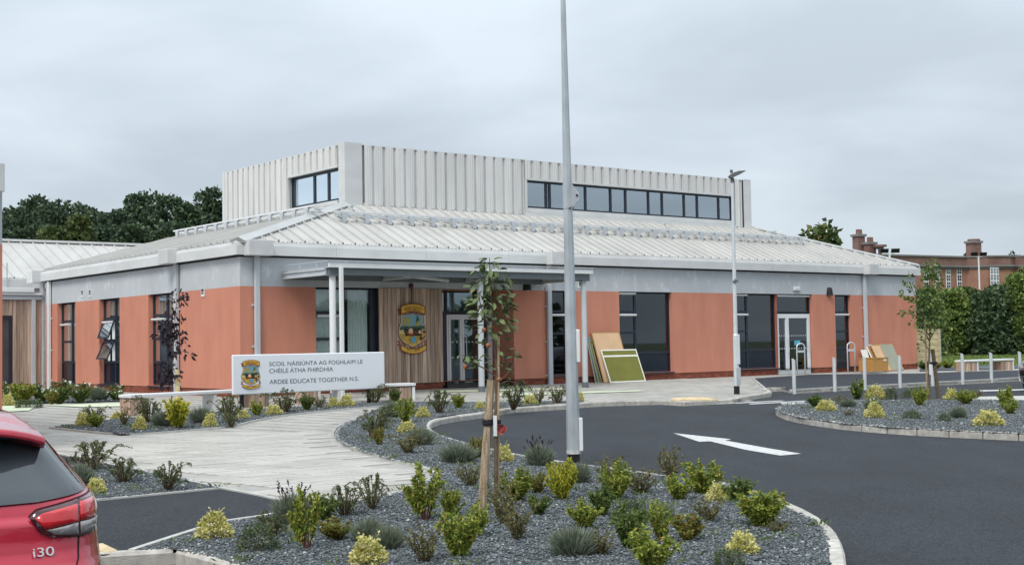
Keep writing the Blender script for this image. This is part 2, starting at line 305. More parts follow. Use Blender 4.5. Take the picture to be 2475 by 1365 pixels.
bedG=[(2222,897),(2320,893.5),(2475,889),(2640,880),(2640,872),(2475,878),(2322,886),(2226,886)]
beds={}
for nm,pts in (('A',gp(bedA)),('D',gp(bedD)),('C',gp(bedC)),('E',isl),('F',gp(bedF)),('G',gp(bedG))):
    beds[nm]=pts; drape('planting_bed',pts,'gravel_base',.018)
drape('concrete_path',gp([(2290,967.5),(2475,968.5),(2650,968),(2650,952),(2475,954),(2372,956)],0),'edging',-.02)
drape('lawn',[Vector((20,56.5)),Vector((26.5,53.6)),Vector((60,47)),Vector((75,60)),Vector((75,100)),Vector((10,100)),Vector((10,75)),Vector((15.5,60))],'lawn',.03)
for q in ([(1060,944),(1395,938),(1395,941.5),(1060,949)],[(1180,953),(1545,943.5),(1562,946),(1180,959)],[(0,982),(90,980.5),(70,993),(0,997)],[(95,979.5),(320,974.5),(320,982),(205,985)]):
    drape('pale_lime_band',gp(q),'lime_band',.0165)  # thin pale lime strips laid over the paving
# road markings: arrow and crossing bars
drape('road_arrow',gp([(1627,1046.6),(1768,1061.5),(1752,1064.3),(1800,1073),(1936.5,1096.5),(1886,1101),(1800,1086.5),(1716,1066.3),(1690,1067.6)],-.1),'road_white',-.094)
for q in ([(1660,974.3),(1811,967.5),(1824,968.6),(1664,976.4)],[(1731.5,975.1),(1887.5,967.8),(1898.5,968.7),(1734,977.2)],[(1810,975.3),(1944,968.2),(1949,969.8),(1813,977.2)],[(1886.5,974.4),(1947,971.6),(1938,976.3),(1890,976.6)]):
    drape('crossing_bar',gp(q,-.1),'road_white',-.094)
# tactile paving: slabs with blisters
def tact(corners,nx,ny,parent,n=3):
    a,b,c,d=[G(*p) for p in corners]
    for i in range(nx):
        for j in range(ny):
            def P(s,t): 
                s=(i+.02+.96*s)/nx; t=(j+.02+.96*t)/ny; p=(a*(1-s)+b*s)*(1-t)+(d*(1-s)+c*s)*t; return p
            m=MB(); q=[P(0,0),P(1,0),P(1,1),P(0,1)]; z=.022
            m.prism([(k,) for k in range(4)],lambda k:(q[k].x,q[k].y,q[k].z-.01),lambda k:(q[k].x,q[k].y,q[k].z+z))
            for k in range(n):
                for r in range(n):
                    p=P((k+.5)/n,(r+.5)/n); m.loft([[(p.x+rr*math.cos(w),p.y+rr*math.sin(w),p.z+zz) for w in (0,1.05,2.1,3.14,4.19,5.24)] for rr,zz in ((.035,z),(.02,z+.012))])
            m.build('tactile_slab','tactile',parent)
tp=bpy.data.objects.new('tactile_paving',None); COL.objects.link(tp); tp['kind']='structure'
tact([(1620,968.5),(1735,967),(1700,962),(1632,963)],9,2,tp); tact([(243,1318),(281,1337),(258,1341),(234,1335)],2,1,tp)
# pavers: long planks laid in half bond along the facade direction
def inpoly(X,Y,P):
    r=np.zeros(X.shape,bool); n=len(P); j=n-1
    for i in range(n):
        xi,yi=P[i][0],P[i][1]; xj,yj=P[j][0],P[j][1]
        c=((yi>Y)!=(yj>Y))&(X<(xj-xi)*(Y-yi)/((yj-yi) if yj!=yi else 1e-9)+xi); r^=c; j=i
    return r
def pix(X,Y,Z):
    z=Z-EYE; y=Y*cp+z*sp; zz=-Y*sp+z*cp; u=FPX*X/y; v=-FPX*zz/y; return W_/2+cr*u-sr*v,H_/2+sr*u+cr*v
PL,PW=.60,.20; lx,ly=np.meshgrid(np.arange(-24,16,PL),np.arange(-22,-.1,PW)); row=np.round(ly/PW).astype(int); lx=lx+PL*.5*(row%2)+.13*((row*7)%5-2)
cxs=lx.ravel()+PL/2; cys=ly.ravel()+PW/2
def L2W(x,y): return CX+x*cy_-y*sy_,CY+x*sy_+y*cy_
keep=np.ones(cxs.shape,bool); excl=[beds[k] for k in beds]+[gp(aspL),gp(aspT),gp(fway_pts)]
for dx in (-PL/2,0,PL/2):
    for dy in (-PW/2,PW/2):
        X,Y=L2W(cxs+dx,cys+dy); k=inpoly(X,Y,site)
        for E_ in excl: k&=~inpoly(X,Y,E_)
        keep&=k
X,Y=L2W(cxs,cys); u,v=pix(X,Y,gza(X,Y)); keep&=(u>-60)&(u<2535)&(v>900)&(v<1400); idx=np.where(keep)[0]; idx=idx[np.argsort(Y[idx])]
g2=.006; pv=MB(); pv.box((-PL/2+g2,-PW/2+g2,-.03),(PL/2-g2,PW/2-g2,0)); pme=pv.mesh('paver','paver')
slope=lambda y:(float(np.interp(-(y+.05),_kq,_kz))-float(np.interp(-(y-.05),_kq,_kz)))/.1
for i in idx[:290]:
    o=ob('paver',pme,foot); o.location=(X[i],Y[i],gza(X[i],Y[i])+random.uniform(-.0015,.0025)); o.rotation_euler=(math.atan(slope(cys[i])),0,YAW); o.rotation_mode='XYZ'
rest=idx[290:]; base=np.array([(a,b) for b in (-PW/2+g2,PW/2-g2) for a in (-PL/2+g2,PL/2-g2)])[[0,1,3,2]]
V=[];F=[]
for c,(i) in enumerate(rest):
    bx=cxs[i]+base[:,0]; by=cys[i]+base[:,1]; XX,YY=L2W(bx,by); zt=np.interp(-by,_kq,_kz)+rng.uniform(-.0015,.0025)
    V.append(np.stack([XX,YY,zt],1)); V.append(np.stack([XX,YY,zt-.03],1)); o8=c*8
    F+= [(o8,o8+1,o8+2,o8+3)]+[(o8+k,o8+4+k,o8+4+(k+1)%4,o8+(k+1)%4) for k in range(4)]
ob('paving',npmesh('paving',np.concatenate(V),np.array(F),'paver'),foot,'stuff')
# kerbs: every stone its own piece
def resample(pts,step):
    pts=[Vector((p[0],p[1])) for p in pts]; d=[0]
    for a,b in zip(pts,pts[1:]): d.append(d[-1]+(b-a).length)
    n=max(1,round(d[-1]/step)); X=np.array([p.x for p in pts]); Y=np.array([p.y for p in pts]); 
    s=np.linspace(0,d[-1],n+1); return np.interp(s,d,X),np.interp(s,d,Y)
def smooth(pts,it=2):
    pts=[Vector((p[0],p[1])) for p in pts]
    for _ in range(it):
        q=[pts[0]]
        for a,b in zip(pts,pts[1:]): q+=[a*.75+b*.25,a*.25+b*.75]
        pts=q+[pts[-1]]
    return pts
def kerb(name,pts,side,step=.9,w=.125,top=.024,bot=-.16,tops=None):
    root=bpy.data.objects.new(name,None); COL.objects.link(root); root['kind']='structure'
    X,Y=resample(pts,step); n=len(X)-1
    T=[]; 
    for i in range(n+1):
        a=max(0,i-1); b=min(n,i+1); d=Vector((X[b]-X[a],Y[b]-Y[a])).normalized(); T.append(Vector((-d.y,d.x))*side)
    for i in range(n):
        m=MB(); tp=top if tops is None else tops(i/n); tq=top if tops is None else tops((i+1)/n); rings=[]; j=random.uniform(-.004,.004)
        for (k,s) in ((i,.009),(i,.028),(i+1,-.028),(i+1,-.009)):
            o2=(X[i+1]-X[i],Y[i+1]-Y[i]); L=math.hypot(*o2); px=X[k]+o2[0]/L*s; py=Y[k]+o2[1]/L*s; nn=T[k]; z=gz(px,py); tt=tp if k==i else tq; ch=.022 if abs(s)<.01 else 0
            rings.append([(px+nn.x*a,py+nn.y*a,z+b) for a,b in ((0.0+ch*.4,bot),(ch*.4,tt-.028+j-ch*.3),(.02,tt+j-ch*.5),(w-.008,tt+j-ch*.5),(w,tt-.012+j),(w,bot))])
        m.loft(rings); m.build('kerb_stone','kerb',root)
kerb('kerb',smooth(gp(K1)),1,.62); kerb('kerb',smooth(gp(K2)),1,.9)
kerb('kerb',smooth(gp([(1596,968),(1655,971),(1772,965)])),1,.9,tops=lambda s:-.02+.04*abs(2*s-1)**3)
kerb('kerb',smooth(gp(K2b)),1,.75); kerb('kerb',smooth(gp(K2c)),1,.6,tops=lambda s:.024-.02*s)
kerb('kerb',smooth(gp(KE)),1,.62); kerb('kerb',smooth(gp(KEb)),1,.9); kerb('kerb',gp(K3[:5]),1,.9); kerb('kerb',gp(K3[4:9]),1,.9)
def edging(pts,w=.06,top=.03,side=1):
    X,Y=resample(pts,.45); m=MB(); R=[]
    n=len(X)-1
    for i in range(n+1):
        a=max(0,i-1); b=min(n,i+1); d=Vector((X[b]-X[a],Y[b]-Y[a])).normalized(); nn=Vector((-d.y,d.x))*side; z=gz(X[i],Y[i])
        R.append([(X[i]+nn.x*a_,Y[i]+nn.y*a_,z+b_) for a_,b_ in ((0,-.05),(0,top),(w,top),(w,-.05))])
    m.loft(R); m.build('edging','edging',kind='structure')
edging(gp([(326,1335),(486,1282.5),(549,1264.5),(620,1254.5),(689,1243.5),(770,1226.5)])); edging(gp([(0,1229),(219,1214.5),(545,1182.5)]))
edging(gp([(770,1226),(689,1213),(620,1196.5),(545,1183),(439,1159),(344,1138),(252,1121.7),(178,1105),(120,1093)])); edging(gp([(139,1131.5),(270,1123.3)]))
edging(smooth(gp([(861,1015),(837,1024),(815,1036),(808,1049),(814,1064),(831,1077),(879,1095),(935,1111),(1012,1128),(1052,1142),(1040,1162),(986,1185),(953,1197),(880,1212)])),top=.026)
edging(gp(BOL),.10,.028); edging(smooth(gp([(985,971),(932,981),(868,986),(797,992),(684,1004),(607,1018),(564,1030.5),(460,1040),(344,1049),(291,1051),(123,1033.5)]),1),.04,.024)
edging(gp([(1819,915.5),(1849,940.5)]),.05,.022); edging(gp([(1819,915.5),(1960,905.5),(2081,904),(2219,903),(2322,899),(2452,895.7),(2700,884)]),.06,.024)
m=MB(); a=G(2372,944,-.1); b=G(2480,943,-.1); 
drape('white_line',gp([(2365,943),(2480,940),(2480,943),(2365,946)],-.1),'road_white',-.094)
# slate chippings
def chips(name,poly,dens,smin,smax,zoff=.018):
    P=np.array([(p[0],p[1]) for p in poly]); mn,mxx=P.min(0),P.max(0); n=int((mxx-mn).prod()*dens); n=min(n,400000)
    X=rng.uniform(mn[0],mxx[0],n); Y=rng.uniform(mn[1],mxx[1],n); k=inpoly(X,Y,poly); X,Y=X[k],Y[k]; Z=gza(X,Y)
    u,v=pix(X,Y,Z); k=(u>-40)&(u<2515)&(v<1395)&(Y>3); X,Y,Z=X[k],Y[k],Z[k]; n=len(X); s=rng.uniform(smin,smax,n)*np.where(rng.random(n)>.9,1.5,1)
    O=np.array([(1,0,0),(0,.75,0),(-1,.1,0),(.1,-.7,0),(.15,.1,.38),(-.1,0,-.38)]); Fc=np.array([(0,1,4),(1,2,4),(2,3,4),(3,0,4),(1,0,5),(2,1,5),(3,2,5),(0,3,5)])
    V=O[None]*s[:,None,None]*rng.uniform(.65,1.25,(n,6,1)); a=rng.uniform(0,6.28,n); t=rng.normal(0,.5,n)
    y2=V[...,1]*np.cos(t)[:,None]-V[...,2]*np.sin(t)[:,None]; z2=V[...,1]*np.sin(t)[:,None]+V[...,2]*np.cos(t)[:,None]; V[...,1]=y2; V[...,2]=z2
    x2=V[...,0]*np.cos(a)[:,None]-V[...,1]*np.sin(a)[:,None]; y2=V[...,0]*np.sin(a)[:,None]+V[...,1]*np.cos(a)[:,None]
    V=np.stack([x2+X[:,None],y2+Y[:,None],V[...,2]+(Z+zoff+rng.uniform(0,.012,n))[:,None]],-1)
    F=(Fc[None]+6*np.arange(n)[:,None,None]).reshape(-1,3); o=ob(name,npmesh(name,V.reshape(-1,3),F,'chips'),None,'stuff'); return o
chips('gravel',beds['A'],1700,.011,.022); chips('gravel',beds['C'],1200,.012,.024); chips('gravel',beds['E'],500,.018,.030); chips('gravel',beds['D'],450,.018,.032); chips('gravel',beds['F'],150,.025,.04)
# lawn grass beyond the building
def blades(n,xy,h,mat,name):
    X,Y=xy; a=rng.uniform(0,6.28,n); hh=h*rng.uniform(.5,1.3,n); w=.03; Z=gza(X,Y)+.03
    lean=rng.normal(0,.4,(n,2))*hh[:,None]; V=np.stack([np.stack([X-w*np.cos(a),Y-w*np.sin(a),Z],-1),np.stack([X+w*np.cos(a),Y+w*np.sin(a),Z],-1),np.stack([X+lean[:,0],Y+lean[:,1],Z+hh],-1)],1)
    return ob(name,npmesh(name,V.reshape(-1,3),np.arange(3*n).reshape(-1,3),mat),None,'stuff')
n=26000; gx=rng.uniform(17,42,n); gy=rng.uniform(55,84,n); k=inpoly(gx,gy,[(20,56.5),(26.5,54),(42,51),(42,84),(17,84),(17,62)]); gx,gy=gx[k],gy[k]; blades(len(gx),(gx,gy),.11,'grass_blade','grass')
# ------------------------------------------------------------------ school building (local frame: x along the long front, y into the building)
school=thing('school_building','single storey terracotta school with pale hipped metal roof and glazed roof lantern','building',l2w(0,0,0),YAW)
LX,LY=29.92,14.95; ZP,ZO,ZB=.195,2.926,3.746
FR=lambda a,d,z:(a,d,z); FL=lambda a,d,z:(d,a,z)
def wall(name,fm,a0,a1,z0,z1,ops,mat,depth=.24,d0=0.):
    A=sorted({a0,a1,*[o[0] for o in ops],*[o[1] for o in ops]}); Z=sorted({z0,z1,*[min(max(o[2],z0),z1) for o in ops],*[min(max(o[3],z0),z1) for o in ops]}); m=MB()
    for i in range(len(A)-1):
        for j in range(len(Z)-1):
            ca,cz=(A[i]+A[i+1])/2,(Z[j]+Z[j+1])/2
            if any(o[0]<ca<o[1] and o[2]<cz<o[3] for o in ops): continue
            m.quad(fm(A[i],d0,Z[j]),fm(A[i+1],d0,Z[j]),fm(A[i+1],d0,Z[j+1]),fm(A[i],d0,Z[j+1]))
    for o in ops:
        b0,b1=max(o[2],z0),min(o[3],z1); dd=o[4] if len(o)>4 else depth
        for a in (o[0],o[1]): m.quad(fm(a,d0,b0),fm(a,d0+dd,b0),fm(a,d0+dd,b1),fm(a,d0,b1))
        for z in (b0,b1): m.quad(fm(o[0],d0,z),fm(o[1],d0,z),fm(o[1],d0+dd,z),fm(o[0],d0+dd,z))
    m.quad(fm(a0,d0,z1),fm(a1,d0,z1),fm(a1,d0+.3,z1),fm(a0,d0+.3,z1)); m.quad(fm(a0,d0,z0),fm(a1,d0,z0),fm(a1,d0+.3,z0),fm(a0,d0+.3,z0))
    return m.build(name,mat,school)
opR=[(2.28,4.31,.27,9),(6.52,9.2,-1,9,1.1),(10.70,11.47,.26,9),(13.62,16.04,.25,9),(19.23,21.43,.24,9),(21.43,23.42,-1,9),(24.76,25.72,.19,9)]
opR=[(a,b,c,min(d,ZO),*e) for a,b,c,d,*e in opR]
opL=[(12.07,13.78,.20,ZO),(8.23,9.92,.21,ZO),(4.26,6.0,.22,ZO)]
wall('wall',FR,0,LX,ZP,ZO,opR,'terracotta'); wall('wall',FL,0,LY,ZP,ZO,opL,'terracotta')
wall('upper_wall_band',FR,0,LX,ZO+.001,4.0,[],'greyband'); wall('upper_wall_band',FL,0,LY,ZO+.001,4.0,[],'greyband')
bk=MB(); bk.quad((LX,0,-.4),(LX,LY,-.4),(LX,LY,4),(LX,0,4)); bk.quad((0,LY,-.4),(LX,LY,-.4),(LX,LY,4),(0,LY,4)); bk.build('end_wall','terracotta',school)
# brick plinth: laid bricks with recessed mortar
def plinth(fm,a0,a1,skip):
    mo=MB(); br=MB(); segs=[]; a=a0
    for s0,s1 in sorted(skip): segs.append((a,s0)); a=s1
    segs.append((a,a1))
    for s0,s1 in segs:
        mo.box((s0,.035,-.35),(s1,.3,ZP-.002),fm)
        for k in range(7):
            z=ZP-.012-.075*(k+1); x=s0-(.1125 if k%2 else 0)
            while x<s1:
                b0,b1=max(x,s0),min(x+.215,s1)
                if b1-b0>.03: br.box((b0,.022+random.uniform(-.003,.003),z),(b1,.05,z+.065),fm)
                x+=.225
    mo.build('mortar_bed','mortar',school); br.build('brickwork','brick',school,kind='stuff')
plinth(FR,0.02,LX-.02,[(6.52,9.2),(21.43,23.42)]); plinth(FL,0.02,LY,[])
def pl2(a,b,x):   # brick base of the recessed entrance side wall
    m=MB(); 
    for k in range(3):
        for i in range(5): m.box((x-.012,a+.02+i*.225+(k%2)*.1,ZP-.012-.075*(k+1)),(x+.05,min(b,a+.235+i*.225+(k%2)*.1),ZP-.022-.075*k))
    m.build('brickwork','brick',school,kind='stuff')
pl2(0.03,1.05,9.2); pl2(.0,.85,6.545)
# ---- windows
def window(fm,a0,a1,z0,z1,cols,vents=(),d=.13,glass='glass',sill=True,low=.93,bw=.055,blind=None,frame='frame',skip=(),thick=None):
    m=MB(); B=lambda b0,b1,y0,y1,d0=d,d1=d+.07: m.box((b0,d0,y0),(b1,d1,y1),fm)
    B(a0,a1,z1-bw,z1); B(a0,a1,z0,z0+bw); w_=m
    edges=sorted({a0,a1,*[c[0] for c in cols],*[c[1] for c in cols]})
    for i,e in enumerate(edges):
        hw=bw if i in (0,len(edges)-1) else bw*.75; lo,hi=(e,e+hw) if i==0 else ((e-hw,e) if i==len(edges)-1 else (e-hw,e+hw))
        B(lo,hi,z0+bw,z1-bw,d-.004,d+.066)
    if thick: B(thick[0],thick[1],z0+bw,z1-bw,d-.012,d+.06)
    cells=[]
    for c in cols:
        zs=[z0+bw]+sorted(c[2])+[z1-bw]
        for t in c[2]: B(c[0]+.04,c[1]-.04,t-.038,t+.038,d-.006,d+.06)
        for i in range(len(zs)-1): cells.append((c[0]+.035,c[1]-.035,zs[i]+(.036 if i else 0),zs[i+1]-(.036 if i<len(zs)-2 else 0)))
    w=m.build('window',frame,school)
    for i,c in enumerate(cells):
        if i in skip: continue
        p=MB(); p.box((c[0],d+.028,c[2]),(c[1],d+.038,c[3]),fm)
        if low and c[3]<low: p.build('spandrel_panel','spandrel',w)
        else: p.build('pane',glass,w)
    for v0,v1,z in vents:
        p=MB(); p.prism([(0,0),(-.06,.01),(-.085,.03),(-.085,.06),(-.06,.075),(0,.075)],lambda q,h:fm(v0,d-.012+q,z+h),lambda q,h:fm(v1,d-.012+q,z+h)); p.build('vent_hood','white_metal',w)
    if sill: p=MB(); p.box((a0-.03,-.05,z0-.045),(a1+.03,d+.08,z0-.004),fm); p.build('sill','frame',w)
    if blind:
        for b0,b1,bz0,bz1,mat in blind:
            p=MB(); n=int((b1-b0)/.045); pts=[(b0+(b1-b0)*k/n,d+.09+(.018 if k%2 else 0)) for k in range(n+1)]
            for (x0,y0),(x1,y1) in zip(pts,pts[1:]): p.quad(fm(x0,y0,bz0),fm(x1,y1,bz0),fm(x1,y1,bz1),fm(x0,y0,bz1))
            p.build('blind',mat,w)
    return w
T3=[2.27,1.58,.91]
window(FR,2.28,4.31,.27,ZO,[(2.28,3.23,[2.235,1.50,.91]),(3.23,4.31,[.91])],[(2.36,3.15,2.10)],glass='glass_left',blind=[(2.33,3.2,.9,2.88,'blind'),(3.42,4.06,.9,2.88,'blind')],thick=(4.10,4.30))
window(FR,10.70,11.47,.26,ZO,[(10.70,11.47,T3[:2])],[(10.74,11.42,2.12)])
window(FR,13.62,16.04,.25,ZO,[(13.62,14.45,T3),(14.45,16.04,[.91])],[(13.66,14.42,2.83),(13.66,14.44,2.12)],blind=[(15.68,15.96,.95,2.86,'curtain')])
window(FR,19.23,21.43,.24,ZO,[(19.23,19.93,T3),(19.93,21.43,[.91])],[(19.27,19.9,2.83),(19.27,19.92,2.13)])
window(FR,24.76,25.72,.19,ZO,[(24.76,25.72,[2.27,1.54,.91])],[(24.80,25.68,2.13)])
W=[(12.07,13.78),(8.23,9.92),(4.26,6.0)]
for k,(a,b) in enumerate(W):
    c=a+(b-a)*.42
    w=window(FL,a,b,.22,ZO,[(a,c,[.91]),(c,b,[2.30,1.60,.91])],[(c+.05,b-.05,2.14)],d=.15,glass='glass_left',skip=(3,4) if k==1 else (),blind=[(c+.12,b-.42,.95,2.85,'curtain'),(b-.3,b-.1,.95,2.85,'curtain'),(a+.1,a+.35,.95,2.85,'curtain')])
    if k==1:   # two top-hung sashes pushed open
        for z0,z1,ang in ((.95,1.565,.42),(1.635,2.26,.34)):
            f=MB(); 
            def T(q,h,th): # point on tilted sash
                return FL(q,.15-math.sin(ang)*(z1-h)+th*math.cos(ang)*-1,z1-math.cos(ang)*(z1-h))
            for q0,q1,h0,h1 in ((c+.03,c+.08,z0,z1),(b-.08,b-.03,z0,z1),(c+.08,b-.08,z0,z0+.05),(c+.08,b-.08,z1-.05,z1)):
                f.add([T(q,h,t) for t in (0,.04) for q,h in ((q0,h0),(q1,h0),(q1,h1),(q0,h1))],[(0,1,2,3),(4,5,6,7),(0,1,5,4),(1,2,6,5),(2,3,7,6),(3,0,4,7)])
            f.build('open_sash','frame',w)
            f=MB(); f.quad(T(c+.08,z0+.05,.02),T(b-.08,z0+.05,.02),T(b-.08,z1-.05,.02),T(c+.08,z1-.05,.02)); f.build('pane','glass_left',w)
m=MB(); m.box((4.292,-.003,.27),(4.309,.22,ZO-.002)); m.build('jamb_lining','frame',school)
# ---- doors
def glazed_door(a0,a1,z0,z1,d,split,mat='white_frame',bars=True):
    m=MB(); B=lambda b0,b1,y0,y1,e=0:m.box((b0,d-.03-e,y0),(b1,d+.05,y1),FR)
    B(a0,a0+.07,z0,z1); B(a1-.07,a1,z0,z1); B(a0+.07,a1-.07,z1-.07,z1,.002)
    for b0,b1 in ((a0+.075,split-.006),(split+.006,a1-.075)):
        s=.075; B(b0,b0+s,z0+.02,z1-.075,.012); B(b1-s,b1,z0+.02,z1-.075,.012); B(b0+s,b1-s,z0+.02,z0+.17,.01); B(b0+s,b1-s,z1-.15,z1-.075,.01)
    o=m.build('door',mat,school)
    for b0,b1 in ((a0+.15,split-.08),(split+.08,a1-.15)):
        p=MB(); p.box((b0,d+.005,z0+.17),(b1,d+.016,z1-.15)); p.build('pane','glass',o)
        for zz in (.95,1.42):   # manifestation dots
            p=MB(); n=max(2,int((b1-b0)/.13))
            for k in range(n):
                x=b0+(k+.5)*(b1-b0)/n; p.box((x-.022,d-.001,z0+zz-.022),(x+.022,d+.003,z0+zz+.022))
            p.build('glass_marker','galv_light',o,kind='stuff')
    return o
dr=glazed_door(21.46,23.38,-.02,2.20,.13,22.08)
h=MB(); h.tube([(22.02,.02,.75),(22.02,-.02,.78),(22.02,-.02,1.33),(22.02,.02,1.36)],.016); h.build('handle','galv_light',dr)
h=MB(); h.tube([(23.15,.06,.95),(23.15,-.02,.98),(23.15,-.02,1.12),(23.15,.06,1.15)],.016); h.build('handle','galv_light',dr)
h=MB(); h.box((22.5,.122,1.05),(22.82,.128,1.22)); h.build('notice_sticker','sticker' if 'sticker' in MM else M('sticker',(.10,.42,.55),.5),dr)
window(FR,21.43,23.42,2.24,ZO,[(21.43,23.42,[])],[(21.52,23.34,2.82)],sill=False,low=0)
dr=glazed_door(7.40,9.15,-.06,2.20,1.06,7.98)
window(FR,6.54,9.19,2.24,ZO,[(6.54,7.4,[]),(7.4,9.19,[])],[],d=1.03,sill=False,low=0)
m=MB(); m.box((6.54,1.0,-.06),(7.39,1.1,2.24)); m.build('door_side_panel','frame',school)
h=MB(); h.tube([(8.1,1.0,.7),(8.1,.96,.73),(8.1,.96,1.5),(8.1,1.0,1.53)],.016); h.build('handle','galv_light',dr)
m=MB(); m.box((6.50,0.07,ZP),(6.52,1.1,ZO)); m.build('entrance_side_wall','timber_board',school)
# ---- timber boarding beside the entrance, every board a piece
tb=MB(); tb.box((4.31,.02,ZP),(6.52,.06,ZO)); tcl=tb.build('timber_cladding','dark_gap',school)
nb=15; bw=(6.52-4.31)/nb
for k in range(nb):
    p=MB(); x=4.31+k*bw; y=random.uniform(-.034,-.026); p.box((x+.006,y,ZP+.0),(x+bw-.006,.02,ZO-.002)); p.build('board','timber_board',tcl)
    # grain differs along the board: most boards are made of two lengths
# ---- roof
ZE=4.10; MS,ML=.46,.293; AX,AX2,AY=5.27,LX-23.84,3.3
zr=lambda y:ZE+MS*(y+.15); zl=lambda x:ZE+ML*(x+.15)
yt=lambda x:max(-.1,min(AY,(x+.15)*(AY+.15)/(AX+.15)-.15,(LX+.15-x)*(AY+.15)/(AX2+.15)-.15))
xt=lambda y:max(-.1,min(AX,(y+.15)*(AX+.15)/(AY+.15)-.15,(LY+.15-y)*(AX+.15)/(AY+.15)-.15))
rb=MB(); e=.03; zt=zr(AY)
E4=[(-.15,-.15,ZE-e),(LX+.15,-.15,ZE-e),(LX+.15,LY+.15,ZE-e),(-.15,LY+.15,ZE-e)]; T4=[(AX,AY,zt-e),(LX-AX2,AY,zt-e),(LX-AX2,LY-AY,zt-e),(AX,LY-AY,zt-e)]
for k in range(4): rb.quad(E4[k],E4[(k+1)%4],T4[(k+1)%4],T4[k])
roof=rb.build('roof','roof',school)
def strip(m,p0,p1,w,h,ax):   # standing rib along p0-p1, width axis ax
    for s0,s1,h0,h1 in ((-w,-w*.55,0,h),(-w*.55,w*.55,h,h),(w*.55,w,h,0)):
        A=[tuple(p[i]+(ax[i]*s) +(hh if i==2 else 0) for i in range(3)) for p,s,hh in ((p0,s0,h0),(p1,s0,h0),(p1,s1,h1),(p0,s1,h1))]; m.quad(*A)
cache={}
x=-.1
while x<LX:
    x1=min(x+.4,LX+.1); ya,yb=yt(x),yt(x1); full=ya>=AY-.001 and yb>=AY-.001
    key='full' if full else None
    def mk(ox):
        m=MB(); y0=-.12
        m.quad((x-ox,y0,zr(y0)),(x1-ox,y0,zr(y0)),(x1-ox,yb,zr(yb)),(x-ox,ya,zr(ya)))
        for f,w,h in ((0,.026,.072),(.33,.022,.018),(.66,.022,.018)):
            xx=x+(x1-x)*f; yy=ya+(yb-ya)*f
            if yy>y0+.05: strip(m,(xx-ox,y0,zr(y0)),(xx-ox,yy,zr(yy)),w,h,(1,0,0))
        m.quad((x-ox,y0,zr(y0)),(x1-ox,y0,zr(y0)),(x1-ox,y0,zr(y0)-.03),(x-ox,y0,zr(y0)-.03))
        return m.mesh('roof_panel','roof')
    if full and abs(x1-x-.4)<1e-6:
        if 'full' not in cache: cache['full']=mk(x)
        o=ob('roof_panel',cache['full'],roof); o.location=(x,0,0)
    else: ob('roof_panel',mk(0),roof)
    x+=.4
y=-.1; cache={}
while y<LY:
    y1=min(y+.4,LY+.1); xa,xb=xt(y),xt(y1); full=xa>=AX-.001 and xb>=AX-.001
    def mk(oy):
        m=MB(); x0=-.12
        m.quad((x0,y-oy,zl(x0)),(x0,y1-oy,zl(x0)),(xb,y1-oy,zl(xb)),(xa,y-oy,zl(xa)))
        for f,w,h in ((0,.026,.072),(.33,.022,.018),(.66,.022,.018)):
            yy=y+(y1-y)*f; xx=xa+(xb-xa)*f
            if xx>x0+.05: strip(m,(x0,yy-oy,zl(x0)),(xx,yy-oy,zl(xx)),w,h,(0,1,0))
        return m.mesh('roof_panel','roof')
    if full:
        if 'f' not in cache: cache['f']=mk(y)
        o=ob('roof_panel',cache['f'],roof); o.location=(0,y,0)
    else: ob('roof_panel',mk(0),roof)
    y+=.4
def hip(P0,P1,wf,ws,za,zb):   # cap over a hip: bands on both slopes; za/zb give the roof height either side
    P0,P1=Vector(P0),Vector(P1); d=(P1-P0).normalized(); n=Vector((d.y,-d.x)); m=MB(); R=[]
    for P in (P0,P1):
        a=P+n*wf; b=P-n*ws; R.append([(a.x,a.y,za(a)+.035),(a.x,a.y,za(a)+.075),(P.x,P.y,za(P)+.10),(b.x,b.y,zb(b)+.075),(b.x,b.y,zb(b)+.035)])
    m.loft(R,closed=False); m.loft([[ (x,y,z-.012) for x,y,z in r] for r in R],closed=False); m.build('hip_cap','flashing',roof)
hip((-.1,-.1),(AX-.1,AY-.06),.24,.24,lambda p:zr(p.y),lambda p:zl(p.x))
zx=lambda x:ZE+(zt-ZE)/(AX2+.15)*(LX+.15-x)
hip((LX+.1,-.1),(LX-AX2+.1,AY-.06),.14,.14,lambda p:zx(p.x),lambda p:zr(p.y))
# ---- fascia gutters, hoppers, downpipes
prof=[(.03,3.765),(-.17,3.748),(-.17,4.0),(-.155,4.055),(-.12,4.095),(-.06,4.118),(.05,4.10)]
def fascia(fm,a0,a1):
    n=round((a1-a0)/3.0)
    for k in range(n):
        b0=a0+(a1-a0)*k/n+(.003 if k else 0); b1=a0+(a1-a0)*(k+1)/n-.003; m=MB(); j=random.uniform(-.002,.002)
        m.prism(prof,lambda d,z:fm(b0 if (k or d>=0) else b0+min(0,d+.17)*0,d+j,z),lambda d,z:fm(b1,d+j,z)); m.build('fascia_panel','fascia',school)
fascia(FR,-.17,LX+.15); fascia(FL,-.03,LY+.1)
m=MB(); m.box((-.02,-.012,3.70),(LX,.01,3.752)); m.box((-.012,0,3.70),(.01,LY,3.752)); m.build('eaves_shadow_line','dark_gap',school)  # dark strip standing in for the soffit shadow line under the fascia
for b in (((.04,-.46,3.72),(.76,-.15,4.14)),((10.42,-.44,3.72),(11.0,-.15,4.13)),((26.36,-.44,3.71),(26.98,-.15,4.12)),((-.44,3.62,3.72),(-.15,4.28,4.14)),((-.46,15.02,3.70),(.5,15.6,4.14))):
    m=MB(); m.box(*b); m.build('hopper','hopper',school,bevel=.015)
